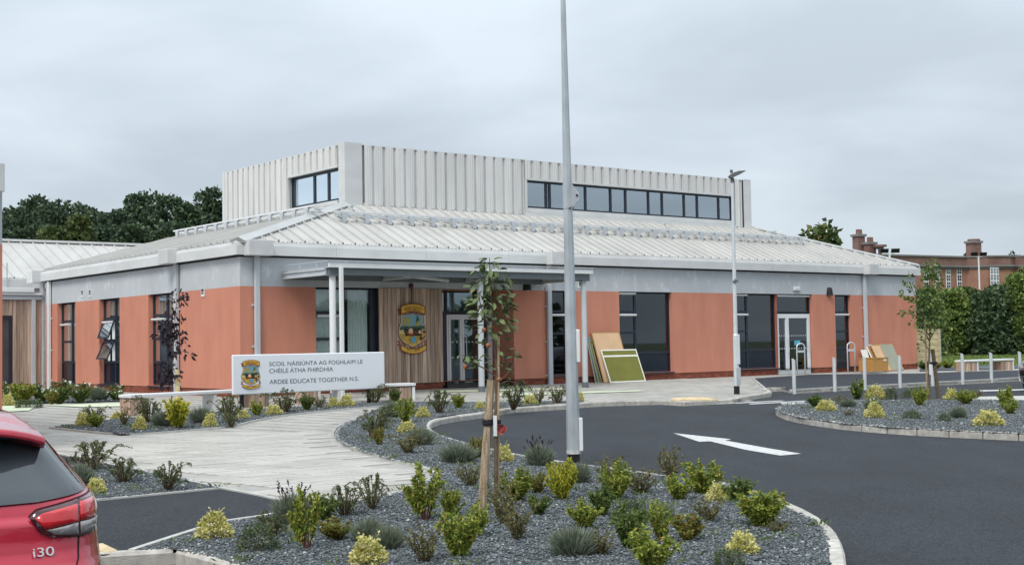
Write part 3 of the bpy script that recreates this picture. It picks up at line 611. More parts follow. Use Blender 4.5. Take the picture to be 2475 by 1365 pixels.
def dpipe(fm,a,top=3.72,w=.075,d=-.07,bot=-.12,mat='pale_grey_metal'):
    m=MB(); m.box((a-w,d-.055,bot),(a+w,d+.045,top),fm); o=m.build('downpipe',mat,school,bevel=.018)
    for z in (.25,1.3,2.4):
        m=MB(); m.box((a-w-.055,-.035,z),(a+w+.02,0,z+.05),fm); m.build('pipe_clip','pale_grey_metal',o)
dpipe(FR,.46); dpipe(FR,10.57,w=.085); dpipe(FR,26.52,w=.08); dpipe(FL,3.86,w=.10); dpipe(FL,14.42,w=.10,mat='white_metal'); dpipe(FL,15.25,w=.15,d=-.02,top=3.72)
def vent(fm,a,z,w=.2,h=.22):
    m=MB(); m.box((a-w/2,-.02,z-h/2),(a+w/2,0,z+h/2),fm); o=m.build('wall_vent','white_metal',school)
    m=MB(); [m.box((a-w*.35,-.026,z+h*t),(a+w*.35,-.02,z+h*t+.035),fm) for t in (-.15,.12,.3)]; m.build('vent_slot','dark_gap',o)
for a,z in ((11.38,3.17),(10.7,3.15),(2.23,2.84)): vent(FL,a,z)
vent(FR,11.97,3.12,.3,.2)
# ---- roof lantern
X0,X1,Y0,Y1=AX,LX-AX2,AY,LY-AY-.0; ZL0,ZL1=5.60,7.57
m=MB()
def lw(a0,a1,z0,z1,fm,d,th=.05): m.box((a0,d,z0),(a1,d+th,z1),fm)
FRl=lambda a,d,z:(a,Y0+d,z); FLl=lambda a,d,z:(X0+d,a,z)
lw(X0+.1,12.42,ZL0,ZL1-.06,FRl,.06); lw(12.42,22.93,6.90,ZL1-.06,FRl,.06); lw(22.93,X1-.1,ZL0,ZL1-.06,FRl,.06)
lw(Y0+.1,3.72,ZL0,ZL1-.06,FLl,.06); lw(3.72,6.92,6.88,ZL1-.06,FLl,.06); lw(6.92,Y1-.1,ZL0,ZL1-.06,FLl,.06)
# far sides, with their own glazing opening on the long side
m.box((X1-.1,Y0+.1,ZL0),(X1-.05,Y1,ZL1-.06)); m.box((X0+.1,Y1-.05,ZL0),(12.4,Y1,ZL1-.06)); m.box((12.4,Y1-.05,6.95),(22.9,Y1,ZL1-.06)); m.box((12.4,Y1-.05,ZL0),(22.9,Y1,5.85)); m.box((22.9,Y1-.05,ZL0),(X1-.1,Y1,ZL1-.06))
m.box((X0+.05,Y0+.07,ZL1-.08),(X1-.05,Y1,ZL1-.03))
lan=m.build('lantern','cladding',school)
m=MB(); m.box((X0+.2,Y0+.3,6.98),(X1-.2,Y1-.1,7.02)); m.box((X0+.2,Y0+.35,5.50),(X1-.2,Y1-.1,5.53))
for k in range(9): x=6.2+k*2.1; m.box((x,Y0+.3,6.72),(x+.16,Y1-.1,6.98))
for k in range(7): x=12.6+k*1.72; m.box((x-.06,Y1-.35,5.53),(x+.06,Y1-.2,6.98)); m.add([(x+.1,Y1-.22,5.9),(x+.14,Y1-.22,5.9),(x+1.6,Y1-.22,6.9),(x+1.56,Y1-.22,6.9)],[(0,1,2,3)])
m.box((X0+.5,Y0+.45,6.62),(X1-.5,Y0+.6,6.74))
for k in range(6): x=12.9+k*1.75; m.add([(x,Y0+.5,5.95),(x+.05,Y0+.5,5.95),(x+1.45,Y0+.5,6.6),(x+1.40,Y0+.5,6.6)],[(0,1,2,3)])
m.build('inner_frame','interior_light',lan)
def panel_mesh(h):
    m=MB(); pr=[(0,-.10),(.085,-.10),(.09,-.108),(.105,-.108),(.11,-.10),(.17,-.10),(.175,-.108),(.19,-.108),(.195,-.10),(.27,-.10),(.282,-.025),(.39,-.025),(.40,-.10)]
    for a,b in zip(pr,pr[1:]): m.quad((a[0],a[1],0),(b[0],b[1],0),(b[0],b[1],h),(a[0],a[1],h))
    for z in (0,h): m.f.append(tuple(len(m.v)+i for i in range(4))); m.v+=[(0,0,z),(0,-.10,z),(.27,-.10,z),(.275,0,z)]
    return m.mesh('cladding_panel','cladding')
pf,ps=panel_mesh(ZL1-5.70),panel_mesh(ZL1-6.93)
for k in range(16): o=ob('cladding_panel',pf,lan); o.location=(5.93+k*.4,Y0+.055,5.70)
for k in range(26): o=ob('cladding_panel',ps,lan); o.location=(12.36+k*.4055,Y0+.055,6.93)
o=ob('cladding_panel',pf,lan); o.location=(22.93,Y0+.055,5.70)
for k in range(12): o=ob('cladding_panel',pf,lan); o.location=(X0+.055,11.62-k*.394,5.70); o.rotation_euler=(0,0,-math.pi/2)
for k in range(8): o=ob('cladding_panel',ps,lan); o.location=(X0+.055,6.90-k*.4,6.93); o.rotation_euler=(0,0,-math.pi/2)
for nm,a,b in (('corner_cap',(X0-.07,Y0-.07,5.58),(5.83,Y0+.05,ZL1+.03)),('corner_cap',(X0-.072,Y0+.052,5.58),(X0+.05,3.60,ZL1+.03)),('corner_cap',(23.45,Y0-.07,5.60),(X1,Y0+.05,ZL1+.02)),('corner_cap',(X0-.07,11.50,5.62),(X0+.05,Y1+.03,ZL1+.01)),
    ('joint_gap',(23.36,Y0-.02,5.65),(23.45,Y0+.05,ZL1)),('joint_gap',(X0-.02,11.40,5.65),(X0+.05,11.5,ZL1)),('joint_gap',(X0-.02,3.60,5.62),(X0+.05,3.67,ZL1-.1)),
    ('parapet_cap',(5.84,Y0-.03,ZL1-.03),(23.35,Y0+.14,ZL1)),('parapet_cap',(X0-.03,3.7,ZL1-.03),(X0+.14,11.38,ZL1)),
    ('window_head',(12.36,Y0-.05,6.88),(22.95,Y0+.06,6.935)),('window_jamb',(12.36,Y0-.04,5.62),(12.47,Y0+.06,6.88)),('window_jamb',(22.85,Y0-.02,5.70),(22.95,Y0+.06,6.88)),('window_head',(X0-.05,3.7,6.87),(X0+.06,6.93,6.93)),
    ('apron',(12.47,Y0-.06,5.78),(22.85,Y0+.06,5.92)),('apron',(12.47,Y0-.14,5.60),(22.85,Y0+.06,5.765)),('apron',(X0-.06,3.7,5.70),(X0+.06,6.93,5.84)),('foot_flashing',(5.84,Y0-.10,5.63),(12.36,Y0+.05,5.695))):
    m=MB(); m.box(a,b); m.build(nm,'dark_gap' if nm=='joint_gap' else ('flashing' if nm in('foot_flashing','parapet_cap') else 'fascia'),lan)
mu=[12.47,13.57,15.23,17.18,19.05,20.93,22.85]; cols=[]
for a,b in zip(mu,mu[1:]): s=a+(b-a)*(.62 if a>12.5 else .85); cols+=[(a,s,[]),(s,b,[])]
FRw=lambda a,d,z:(a,Y0+d,z); window(FRw,12.47,22.85,5.93,6.87,cols,d=.07,sill=False,low=0,bw=.06,glass='glass_roof')
FLw=lambda a,d,z:(X0+d,a,z); window(FLw,3.72,6.90,5.86,6.86,[(3.72,4.55,[]),(4.55,5.45,[]),(5.45,6.90,[])],d=.12,sill=False,low=0,bw=.07,glass='glass_roof')
window(lambda a,d,z:(a,Y1-d,z),12.4,22.9,5.85,6.95,[(12.4+1.75*k,12.4+1.75*(k+1),[]) for k in range(6)],d=.07,sill=False,low=0,bw=.06,glass='glass_roof')
# ---- snow guard on the roof: rails carried by tapered brackets
sg=MB(); z=5.215; yg=1.62; sg.box((3.75,yg-.06,z),(25.2,yg+.06,z+.045)); sg.box((3.9,yg-.02,z-.11),(25.1,yg+.05,z-.04)); sg.box((4.2,yg+.42,z-.02),(25.0,yg+.48,z+.02))
guard=sg.build('snow_guard','white_metal',school)
bm_=MB(); bm_.prism([(-.115,.0),(.115,0),(.05,-.29),(-.05,-.29)],lambda a,b:(a,-.03,b),lambda a,b:(a,.0,b)); bm_.box((-.03,0,-.05),(.03,.48,-.0)); bme=bm_.mesh('bracket','pale_grey_metal')
for k in range(27): o=ob('bracket',bme,guard); o.location=(4.18+k*.793,yg-.035,z)
sg=MB(); xg=3.25; z=zl(xg)+.26; sg.box((xg-.06,1.6,z),(xg+.06,11.4,z+.045)); sg.box((xg-.02,1.7,z-.11),(xg+.05,11.3,z-.04)); sg.box((xg+.42,1.9,z-.02),(xg+.48,11.2,z+.02))
guard=sg.build('snow_guard','white_metal',school)
for k in range(13): o=ob('bracket',bme,guard); o.location=(xg-.035,2.1+k*.75,z); o.rotation_euler=(0,0,-math.pi/2)
for x_,y_ in ((5.0,2.5),(13.6,2.5),(18.4,2.6),(24.2,2.4)):
    m=MB(); m.tube([(x_,y_,zr(y_)),(x_,y_,zr(y_)+.22)],.03); m.box((x_-.07,y_-.07,zr(y_)+.2),(x_+.07,y_+.07,zr(y_)+.25)); m.build('roof_anchor','galv_light',school)
# ---- dim rooms behind the glass
m=MB(); m.box((.4,.45,-.08),(LX-.4,LY-.4,-.05)); m.build('room_floor','interior_floor',school)
m=MB(); m.box((.4,4.4,-.05),(LX-.4,4.5,3.0)); m.box((4.4,4.5,-.05),(4.5,LY-.4,3.0)); m.box((.4,.45,2.98),(LX-.4,LY-.4,3.02))
for x_ in (6.3,9.4,12.6,18.2,24.1): m.box((x_,.46,-.05),(x_+.1,4.4,2.98))
for y_ in (7.2,11.0): m.box((.46,y_,-.05),(4.4,y_+.1,2.98))
m.box((.42,LY-.55,-.05),(LX-.42,LY-.45,3.0)); m.box((LX-.55,.46,-.05),(LX-.45,LY-.5,3.0)); m.build('room_wall','interior',school)
for x_,z_,w_2,h_2,mt in ((13.2,1.0,1.9,1.1,'white_metal'),(15.6,.9,1.2,1.4,'board_tan'),(16.9,1.1,1.0,.9,'blind'),(18.6,.0,.9,2.0,'box_wood'),(20.2,1.0,2.2,1.1,'white_metal'),(22.9,.9,.9,1.5,'sticker' if 'sticker' in MM else 'blind'),(24.8,.8,1.4,1.5,'board_tan'),(10.9,1.0,1.4,1.2,'blind'),(27.0,.9,1.6,1.2,'white_metal')):
    m=MB(); m.box((x_,4.34,z_),(x_+w_2,4.398,z_+h_2)); m.build('wall_board',mt,school)
for x_ in (13.6,15.2,19.8,21.3):
    m=MB(); m.box((x_,1.6,.70),(x_+1.2,2.2,.74)); [m.box((x_+a_,1.65+b_,-.05),(x_+a_+.04,1.69+b_,.70)) for a_ in (.05,1.1) for b_ in (0,.45)]; m.build('classroom_table','board_tan',school)
# ------------------------------------------------------------------ link with timber boarding, the wing behind it and the wing at the frame's left edge
link=thing('link_building','low timber boarded link with dark door beside the white downpipe','building',l2w(-4,15.2,0),YAW)
LK=lambda a,d,z:(a,d,z)
m=MB(); m.box((-2,.05,-.3),(3.95,4.5,3.1)); m.build('wall','dark_gap',link)
m=MB(); m.box((-2,-.02,-.3),(3.95,.04,.16)); pb=m.build('plinth','mortar',link); m=MB()
for k in range(5):
    x=-2+.11*(k%2)
    while x<3.9: m.box((x,-.03,.085-.075*k),(min(x+.215,3.94),0,.15-.075*k)); x+=.225
m.build('brickwork','brick',pb,kind='stuff')
x=2.92
while x<3.95:
    m=MB(); m.box((x+.004,-.035,.17),(min(x+.122,3.95),.05,3.08)); m.build('board','timber_board',link); x+=.126
x=-2
while x<2.9:
    m=MB(); m.box((x+.004,-.035,2.55),(min(x+.122,2.92),.05,3.08)); m.build('board','timber_board',link); x+=.126
m=MB(); m.box((-2,-.02,.12),(2.9,.02,.2)); m.box((2.8,-.03,.2),(2.91,.03,2.53)); m.box((-2,-.03,2.45),(2.8,.03,2.53)); dd=m.build('door','frame',link); m=MB(); m.box((-2,.0,.2),(2.8,.012,2.45)); m.build('pane','far_glass',dd)
for nm,a,b,mt in (('gutter_beam',(-6,-.12,3.10),(3.95,.1,3.24),'pale_grey_metal'),('flat_roof',(-6,-.2,3.26),(3.9,4.6,3.34),'white_metal'),('gutter',(-6,-.26,3.36),(3.6,-.02,3.52),'white_metal')):
    m=MB(); m.box(a,b); m.build(nm,mt,link,bevel=.01)
m=MB(); m.box((3.55,-.14,-.2),(3.68,-.04,3.10)); m.build('post','pale_grey_metal',link)
wing=thing('rear_wing','long white ribbed roof of the rear school wing behind the timber link','building',l2w(-14,20.05,0),YAW)
m=MB(); m.box((0,.1,-.3),(22,8,4.0)); m.build('wall','greyband',wing); m=MB(); m.prism([(-.12,3.74),(-.12,4.08),(-.05,4.14),(.1,4.14),(.1,3.74)],lambda d,z:(0,d,z),lambda d,z:(22,d,z)); m.build('fascia_panel','fascia',wing)
m=MB(); m.quad((0,-.1,4.1),(22,-.1,4.1),(22,3.95,5.83),(0,3.95,5.83)); m.quad((0,8.0,4.1),(22,8,4.1),(22,3.95,5.83),(0,3.95,5.83)); wr=m.build('roof','roof',wing)
m=MB(); L=3.95+.1; zf=lambda y:4.115+.427*(y+.1); m.quad((0,-.1,zf(-.1)),(.5,-.1,zf(-.1)),(.5,3.95,zf(3.95)),(0,3.95,zf(3.95)))
strip(m,(.0,-.1,zf(-.1)),(0,3.95,zf(3.95)),.03,.06,(1,0,0))
for f in (.17,.34): strip(m,(f,-.1,zf(-.1)),(f,3.95,zf(3.95)),.02,.012,(1,0,0))
rme=m.mesh('roof_panel','roof')
for k in range(44): o=ob('roof_panel',rme,wr); o.location=(k*.5,0,0)
m=MB(); m.box((0,3.8,5.86),(22,4.1,5.95)); m.build('ridge_cap','fascia',wing)
m=MB(); m.tube([(14.2,-.18,3.5),(14.2,-.18,4.7)],.02); m.build('lightning_rod','galv',wing)
lw_=thing('front_wing','terracotta wing end with grey gutter box at the frame edge above the red car','building',l2w(-24.6,-11.3,0),YAW)
WX=RF(5.5,800,-11.3)[0]+24.6; m=MB(); m.box((0,0,.195),(WX,9,2.926)); m.build('wall','terracotta',lw_); m=MB(); m.box((0,.002,2.928),(WX-.002,8.99,3.9)); m.build('upper_wall_band','greyband',lw_)
m=MB(); m.box((0,.03,-.6),(WX-.03,9,.195)); m.build('plinth','mortar',lw_); m=MB(); m.box((0,-.16,3.72),(RF(8,440,-11.46)[0]+24.6,9.0,4.08)); m.build('fascia_panel','fascia',lw_)
m=MB(); HX=RF(12,440,-11.72)[0]+24.6; m.box((HX-.6,-.42,3.69),(HX,-.05,4.12)); m.build('hopper','hopper',lw_,bevel=.01)
# ------------------------------------------------------------------ entrance canopy
can=thing('entrance_canopy','flat grey steel canopy on white columns over the school entrance','canopy',l2w(0,0,0),YAW)
m=MB(); m.box((1.25,-2.5,3.31),(10.28,-2.44,3.42)); m.build('front_gutter','white_metal',can,bevel=.008)
m=MB(); m.box((1.3,-2.42,3.13),(10.2,-2.30,3.30)); m.box((1.28,-.3,3.10),(10.2,-.16,3.28)); m.build('beam','mid_grey_metal',can)
for x in (1.27,4.3,7.2,10.14):
    m=MB(); m.box((x-.05,-2.3,3.12),(x+.05,-.05,3.16)); m.box((x-.05,-2.3,3.26),(x+.05,-.05,3.30)); m.box((x-.012,-2.3,3.16),(x+.012,-.05,3.26)); m.build('side_beam','pale_grey_metal',can)
m=MB(); m.box((1.25,-2.44,3.305),(10.28,-.03,3.335)); m.build('roof_sheet','flashing',can)
m=MB(); m.box((1.22,-2.53,3.475),(10.3,-2.49,3.49)); m.box((1.22,-2.53,3.475),(1.25,-.03,3.49))
for x in np.arange(1.4,10.3,1.26): m.box((x-.01,-2.52,3.42),(x+.01,-2.50,3.475))
for y in (-1.9,-1.0): m.box((1.23,y,3.335),(1.245,y+.02,3.475))
m.build('edge_rail','pale_grey_metal',can)
m=MB(); m.tube([(3.2,-2.2,3.22),(6.1,-.9,3.12)],.05,8); m.build('drain_pipe','pale_grey_metal',can)
for x,y in ((1.42,-2.36),(6.28,-2.2),(10.05,-2.3)):
    g=gz(*l2w(x,y).xy)-ZG; m=MB(); m.lathe([(.085,g),(.085,3.13)],14,(x,y)); c=m.build('column','white_metal' if x<5 else 'pale_grey_metal',can,smooth=False)
    m=MB(); m.lathe([(.10,g),(.10,g+.16),(.088,g+.162)],14,(x,y)); m.build('base_sleeve','mid_grey_metal',c); m=MB(); m.box((x-.14,y-.14,3.10),(x+.14,y+.14,3.128)); m.build('head_plate','mid_grey_metal',c)
g=gz(*l2w(1.52,-2.6).xy)-ZG
m=MB(); m.box((1.50,-2.62,g),(1.60,-2.54,3.32)); m.build('downpipe','white_metal',can,bevel=.012)
# ------------------------------------------------------------------ fittings on the wall
def wlight(x,z,label):
    t=thing('wall_light',label,'wall light',l2w(x,-.0,z),YAW,'black half-cone wall lights')
    m=MB(); R=[]
    for r,h in ((.06,.30),(.10,.28),(.125,.18),(.145,.02),(.145,0)): R.append([(r*math.cos(a),-.01-r*1.1*math.sin(a),h-.14) for a in np.linspace(0,math.pi,9)])
    m.loft(R); m.build('housing','black_plastic',t); m=MB(); m.box((-.10,-.03,-.15),(.10,-.11,-.141)); m.build('lens','galv_light',t); return t
wlight(9.72,3.06,'black wall light above the red wall beside the entrance'); wlight(24.42,3.04,'black wall light between the white side door and the narrow window')
t=thing('security_camera','small white camera on a bracket beside the entrance wall light','camera',l2w(10.30,0,2.98),YAW)
m=MB(); m.tube([(0,0,.1),(0,-.12,.1),(.02,-.2,.02)],.02); m.build('bracket','white_metal',t); m=MB(); m.lathe([(.02,-.09),(.055,-.07),(.06,.0),(.03,.03)],10,(.02,-.22)); m.build('dome','pale_grey_metal',t)
t=thing('sounder','small dark red alarm sounder above the wooden boards','alarm',l2w(5.42,0,3.0),YAW)
m=MB(); R=[[(r*math.cos(a),-d,r*math.sin(a)) for a in np.linspace(0,2*math.pi,12,endpoint=False)] for r,d in ((.07,0),(.075,.04),(.05,.075),(.02,.085))]; m.loft(R); m.build('body',M('dark_red',(.09,.02,.02),.5),t)
m=MB(); m.box((-.008,-.052,-.5),(.008,-.044,-.06)); m.build('cable','black_plastic',t)
t=thing('emergency_light','small white emergency light over the white side door','light',l2w(22.52,0,3.12),YAW); m=MB(); m.box((-.17,-.08,-.07),(.17,0,.07)); m.build('housing','white_metal',t,bevel=.02); m=MB(); m.box((-.14,-.086,-.05),(.14,-.081,.02)); m.build('lens','fascia',t)
# ------------------------------------------------------------------ crest (flat printed emblem)
for nm,c in dict(cr_yellow=(.72,.42,.06),cr_outline=(.20,.03,.012),cr_orange=(.58,.13,.04),cr_sky=(.20,.37,.42),cr_green=(.05,.10,.07),cr_gold=(.40,.33,.10),cr_pale=(.66,.53,.22),cr_skin=(.78,.52,.33),cr_dark=(.02,.012,.012),cr_red=(.45,.03,.02),cr_blue=(.12,.36,.52),cr_white=(.72,.68,.60),cr_brown=(.10,.04,.015)).items(): M(nm,c,.5,.02)
def circ(cx,cy,rx,ry,n=18): return [(cx+rx*math.cos(2*math.pi*k/n),cy+ry*math.sin(2*math.pi*k/n)) for k in range(n)]
def arcband(x0,x1,yt,yb,sag,n=14):
    T=[(x0+(x1-x0)*k/n) for k in range(n+1)]; f=lambda x:((x-(x0+x1)/2)/((x1-x0)/2))**2
    return [(x,yt+sag*f(x)) for x in T]+[(x,yb+sag*f(x)) for x in T[::-1]]
SHL=[(348,535),(455,540),(520,525),(565,500),(612,525),(690,542),(790,538),(776,600),(778,680),(808,770),(826,860),(815,930),(770,1005),(690,1070),(570,1128),(450,1070),(365,1005),(318,930),(303,860),(318,770),(350,680),(352,600)]
def shrink(P,k,cx=565,cy=815): return [(cx+(x-cx)*k,cy+(y-cy)*k) for x,y in P]
def crest(parent,w,h,y0,step=.0022):
    mp=lambda p:((p[0]-570)/548*w,(790-p[1])/890*h); lay=[0]
    def poly(name,P,mat,up=1,par=None):
        if up: lay[0]+=1
        y=y0-lay[0]*step; m=MB(); q=[mp(p) for p in P]; m.prism(q,lambda a,b:(a,y+step*1.5,b),lambda a,b:(a,y,b)); return m.build(name,mat,par or parent)
    sh=poly('ribbon_tail',[(350,440),(292,455),(330,500),(310,550),(380,540)],'cr_outline'); poly('ribbon_tail',[(785,440),(830,455),(800,500),(818,550),(760,540)],'cr_outline',0)
    poly('ribbon_tail',[(345,1000),(292,995),(318,1040),(290,1085),(350,1090)],'cr_outline',0); poly('ribbon_tail',[(790,1000),(835,990),(825,1035),(850,1065),(795,1085)],'cr_outline',0)
    poly('ribbon_fold',[(348,455),(312,462),(342,500),(325,535),(380,525)],'cr_orange'); poly('ribbon_fold',[(790,455),(815,462),(790,500),(806,535),(760,528)],'cr_orange',0)
    poly('ribbon_fold',[(345,1012),(308,1008),(332,1042),(308,1075),(350,1078)],'cr_orange',0); poly('ribbon_fold',[(790,1012),(822,1004),(814,1036),(834,1058),(795,1072)],'cr_orange',0)
    S=poly('shield',SHL,'cr_outline'); poly('shield_rim',shrink(SHL,.955),'cr_white'); poly('shield_field',shrink(SHL,.925),'cr_yellow')
    poly('sky_field',[(375,560),(450,560),(520,545),(565,522),(612,545),(690,560),(768,558),(756,620),(760,690),(785,770),(340,770),(372,690),(374,620)],'cr_sky')
    poly('hills',[(342,760),(420,738),(520,752),(600,738),(700,735),(782,740),(798,800),(700,805),(560,815),(430,815),(335,830)],'cr_green')
    poly('sand',[(338,815),(430,812),(430,885),(330,880)],'cr_pale'); poly('sand',[(720,800),(800,800),(808,880),(720,885)],'cr_pale',0)
    c=[(385,740),(385,600),(400,600),(400,580),(425,580),(425,600),(475,600),(475,580),(500,580),(500,600),(520,600),(520,740),(470,740),(470,690),(435,690),(435,740)]; poly('castle',c,'cr_gold')
    poly('plinth',[(610,750),(640,680),(700,640),(715,665),(700,740)],'cr_gold',0); poly('statue',[(632,690),(645,610),(650,570),(670,570),(676,600),(700,635),(650,675)],'cr_green')
    for x,hair,skin in ((445,'cr_dark','cr_brown'),(532,'cr_skin','cr_skin'),(612,'cr_dark','cr_brown'),(690,'cr_dark','cr_skin')):
        poly('hair',circ(x,832,38,52),hair); poly('face',circ(x,850,24,32),skin)
    poly('jumper',[(420,895),(440,880),(720,880),(735,915),(420,915)],'cr_dark'); poly('jumper',[(480,885),(590,885),(570,908),(480,905)],'cr_red')
    poly('globe',circ(570,985,48,62),'cr_blue'); poly('ball',circ(712,962,28,36),'cr_brown',0); poly('small_shield',[(748,822),(790,822),(790,860),(770,890),(750,860)],'cr_brown',0); poly('flute',[(745,965),(778,905),(786,912),(755,975)],'cr_brown',0); poly('book',[(345,925),(408,925),(408,955),(345,955)],'cr_gold',0); poly('dial',circ(665,1030,26,30),'cr_pale',0)
    for k,(x,y) in enumerate(((390,985),(490,985),(650,955),(480,1055),(345,895))): poly('symbol',[(x-26,y-8),(x+26,y-8),(x+26,y+8),(x-26,y+8)],'cr_gold',0)
    poly('upper_banner',arcband(340,795,346,496,50),'cr_outline'); poly('lower_banner',[(x,y) for x,y in arcband(328,812,1142,1240,-72)],'cr_outline',0)
    poly('banner_face',arcband(356,779,360,482,46),'cr_yellow'); poly('banner_face',arcband(344,797,1155,1226,-68),'cr_yellow',0)
    lay[0]+=1
    for body,x0,x1,yb,yt,sag,cxx in (('ARDEE EDUCATE',395,745,438,386,34,568),('TOGETHER N.S.',412,715,482,434,26,564),('EST. 2002',448,692,1192,1148,-20,570)):
        me=text_mesh(body,(x1-x0)/548*w,(yb-yt)/890*h,'cr_outline',.0008); co=np.empty(len(me.vertices)*3); me.vertices.foreach_get('co',co); co=co.reshape(-1,3)
        ax,az=mp((x0,yb)); X=co[:,0]+ax; Zs=co[:,1]+az; px=X/w*548+570; Zs=Zs-sag*((px-cxx)/((x1-x0)/2))**2/890*h
        me.vertices.foreach_set('co',np.stack([X,y0-lay[0]*step-co[:,2],Zs],1).ravel()); me.update(); ob('lettering',me,parent)
t=thing('school_crest','yellow and red school crest with shield and ribbons on the wooden boards','crest',l2w(5.43,-.036,1.765),YAW); crest(t,1.03,1.45,0.0,.003)
# ------------------------------------------------------------------ name sign on posts
a=WD(561,905,29.4); b=WD(928,893,32.35); sl=(b.xy-a.xy).length; srot=math.atan2(b.y-a.y,b.x-a.x); zt_=WD(561,857.5,29.4).z; zb_=WD(561,954.5,29.4).z
sgn=thing('school_sign','white school name board with crest on two dark posts in the planting bed','sign',(a.x,a.y,0),srot); hh=zt_-zb_
m=MB(); m.box((0,-.03,zb_),(sl,.03,zt_)); m.build('board','sign_white',sgn,bevel=.02)
for s in (.28,sl-.42): 
    gg=gz(a.x+s*math.cos(srot),a.y+s*math.sin(srot)); m=MB(); m.box((s-.035,.031,gg-.2),(s+.035,.10,zt_-.1)); m.build('post','post_black',sgn)
for body,s0,s1,f0,f1 in (('SCOIL N\u00c1ISI\u00daNTA AG FOGHLAIM LE',.223,.842,.168,.302),('CH\u00c9ILE \u00c1THA FHIRDHIA',.223,.638,.342,.482),('ARDEE EDUCATE TOGETHER N.S.',.223,.812,.651,.762)):
    me=text_mesh(body,(s1-s0)*sl,(f1-f0)*hh,'sign_text',.001); o=ob('lettering',me,sgn); o.location=(s0*sl,-.0325,zt_-f1*hh); o.rotation_euler=(math.pi/2,0,0)
cr_=bpy.data.objects.new('crest_print',None); COL.objects.link(cr_); cr_.parent=sgn; cr_.location=(.109*sl,-.031,zt_-.496*hh); crest(cr_,.123*sl,.73*hh,0.,.0009)
# ------------------------------------------------------------------ benches: white slab, white end frames, boarded timber blocks
def bench(label,p0,p1,blocks,frames,h=.43,group='white and timber benches'):
    d=(p1-p0).to_2d(); L=d.length; r=math.atan2(d.y,d.x); z0=min(gz(*p0.xy),gz(*p1.xy)); zt=max(gz(*p0.xy),gz(*p1.xy))-z0+h
    t=thing('bench',label,'bench',(p0.x,p0.y,z0),r,group); m=MB(); m.box((0,0,zt-.07),(L,.46,zt)); m.build('seat','white_metal',t,bevel=.012)
    for f in frames: m=MB(); m.box((f,.02,-.1),(f+.07,.44,zt-.092)); m.build('leg','white_metal',t)
    for b0,b1 in blocks:
        m=MB(); m.box((b0+.012,.042,-.1),(b1-.012,.40,zt-.11)); bl=m.build('timber_block','dark_gap',t); n=max(2,round((b1-b0)/.1))
        for k in range(n):
            x0=b0+(b1-b0)*k/n; m=MB(); m.box((x0+.004,.028,-.08),(x0+(b1-b0)/n-.004,.41,zt-.10)); m.build('board','timber_board',bl)
        m=MB(); m.box((b0-.004,.035,.0),(b0+.012,.40,zt-.11)); m.build('end_board','timber_board',bl)
    return t
p0,p1=G(317,1005),G(668,981); L=(p1-p0).length; bench('long white bench with timber blocks left of the name sign',p0,p1,[(0,.42),(L-.72,L-.22)],[.44,L-.2,L*.55])
p0,p1=G(730,978),G(1006,967.5); L=(p1-p0).length; bench('white bench with timber block behind the right end of the name sign',p0,p1,[(0,.4),(L-.55,L-.12)],[.42,L-.09,.95])
p0,p1=G(2334,897.5),G(2453,892.5); L=(p1-p0).length; bench('white bench with timber ends near the lawn behind the bollards',p0,p1,[(0,.75),(L-.85,L-.12)],[.78,L-.09])
# ------------------------------------------------------------------ boards stacked against the walls
def lean(name,label,cat,x0,x1,yb,ytop,z1,mat,frame=None,fw=.04,th=.025,bar=None,group=None,z0=-.01):
    t=thing(name,label,cat,l2w(x0,0,0),YAW,group); zb=gz(*l2w(x0,yb).xy)-ZG; w=x1-x0
    d=Vector((0,ytop-yb,z1-zb)); L=d.length; d.normalize(); n=Vector((0,-d.z,d.y)); P=lambda a,b,c:tuple(Vector((a,yb,zb))+d*b+n*c)
    m=MB(); m.box((0.01,0.01,0),(w-.01,L-.01,th*.8),P); m.build('panel',mat,t)
    if frame:
        m=MB()
        for q in (((0,0,-.004),(w,fw,th)),((0,L-fw,-.004),(w,L,th)),((0,fw,-.004),(fw,L-fw,th)),((w-fw,fw,-.004),(w,L-fw,th))): m.box(*q,P)
        m.build('rim',frame,t)
    if bar: m=MB(); m.box((fw,bar*L-.03,th*.8),(w-fw,bar*L+.03,th),P); m.build('divider',frame,t)
    return t
lean('pinboard','olive green board with white rim leaning in front of the tan board','board',12.47,14.03,-.74,-.30,1.03,'chalk_green','board_white',bar=.80)
lean('plywood_sheet','tan board with brown rim leaning on the red wall behind the green board','board',12.30,13.52,-.62,-.06,1.60,'board_tan','board_brown',.03)
for k,(x,z) in enumerate(((12.10,1.50),(12.18,1.42),(12.27,1.34))):
    lean('dark_panel',('dark board at the back of the stack by the red wall','dark board in the middle of the stack by the red wall','dark board at the front of the stack behind the green board')[k],'board',x,x+1.1,-.45-.05*k,-.045-.02*k,z-.05,('mid_grey_metal','chalk_green','dark_door')[k],'board_grey',.03,.012)
lean('grey_panel','large grey green board with brown rim leaning right of the wooden box','board',26.85,28.10,-.62,-.10,1.02,'board_grey','board_brown',.025)
lean('brown_panel','brown board with white edge leaning behind the wooden box','board',26.45,26.95,-.60,-.06,1.0,'board_brown','board_white',.05)
lean('brown_panel','second brown board leaning just right of the white edged one','board',26.62,27.2,-.70,-.16,.99,'board_tan','board_brown',.03)
lean('white_panel','narrow white sheet standing at the foot of the right downpipe','board',26.05,26.45,-.40,-.13,.82,'board_white',None)
bx=thing('wooden_box','open brown wooden box on castors by the right downpipe','box',l2w(24.98,-1.55,0),YAW); g=gz(*l2w(25,-1.5).xy)-ZG
w=.86;d_=.70;z0=g+.06;z1=g+.56
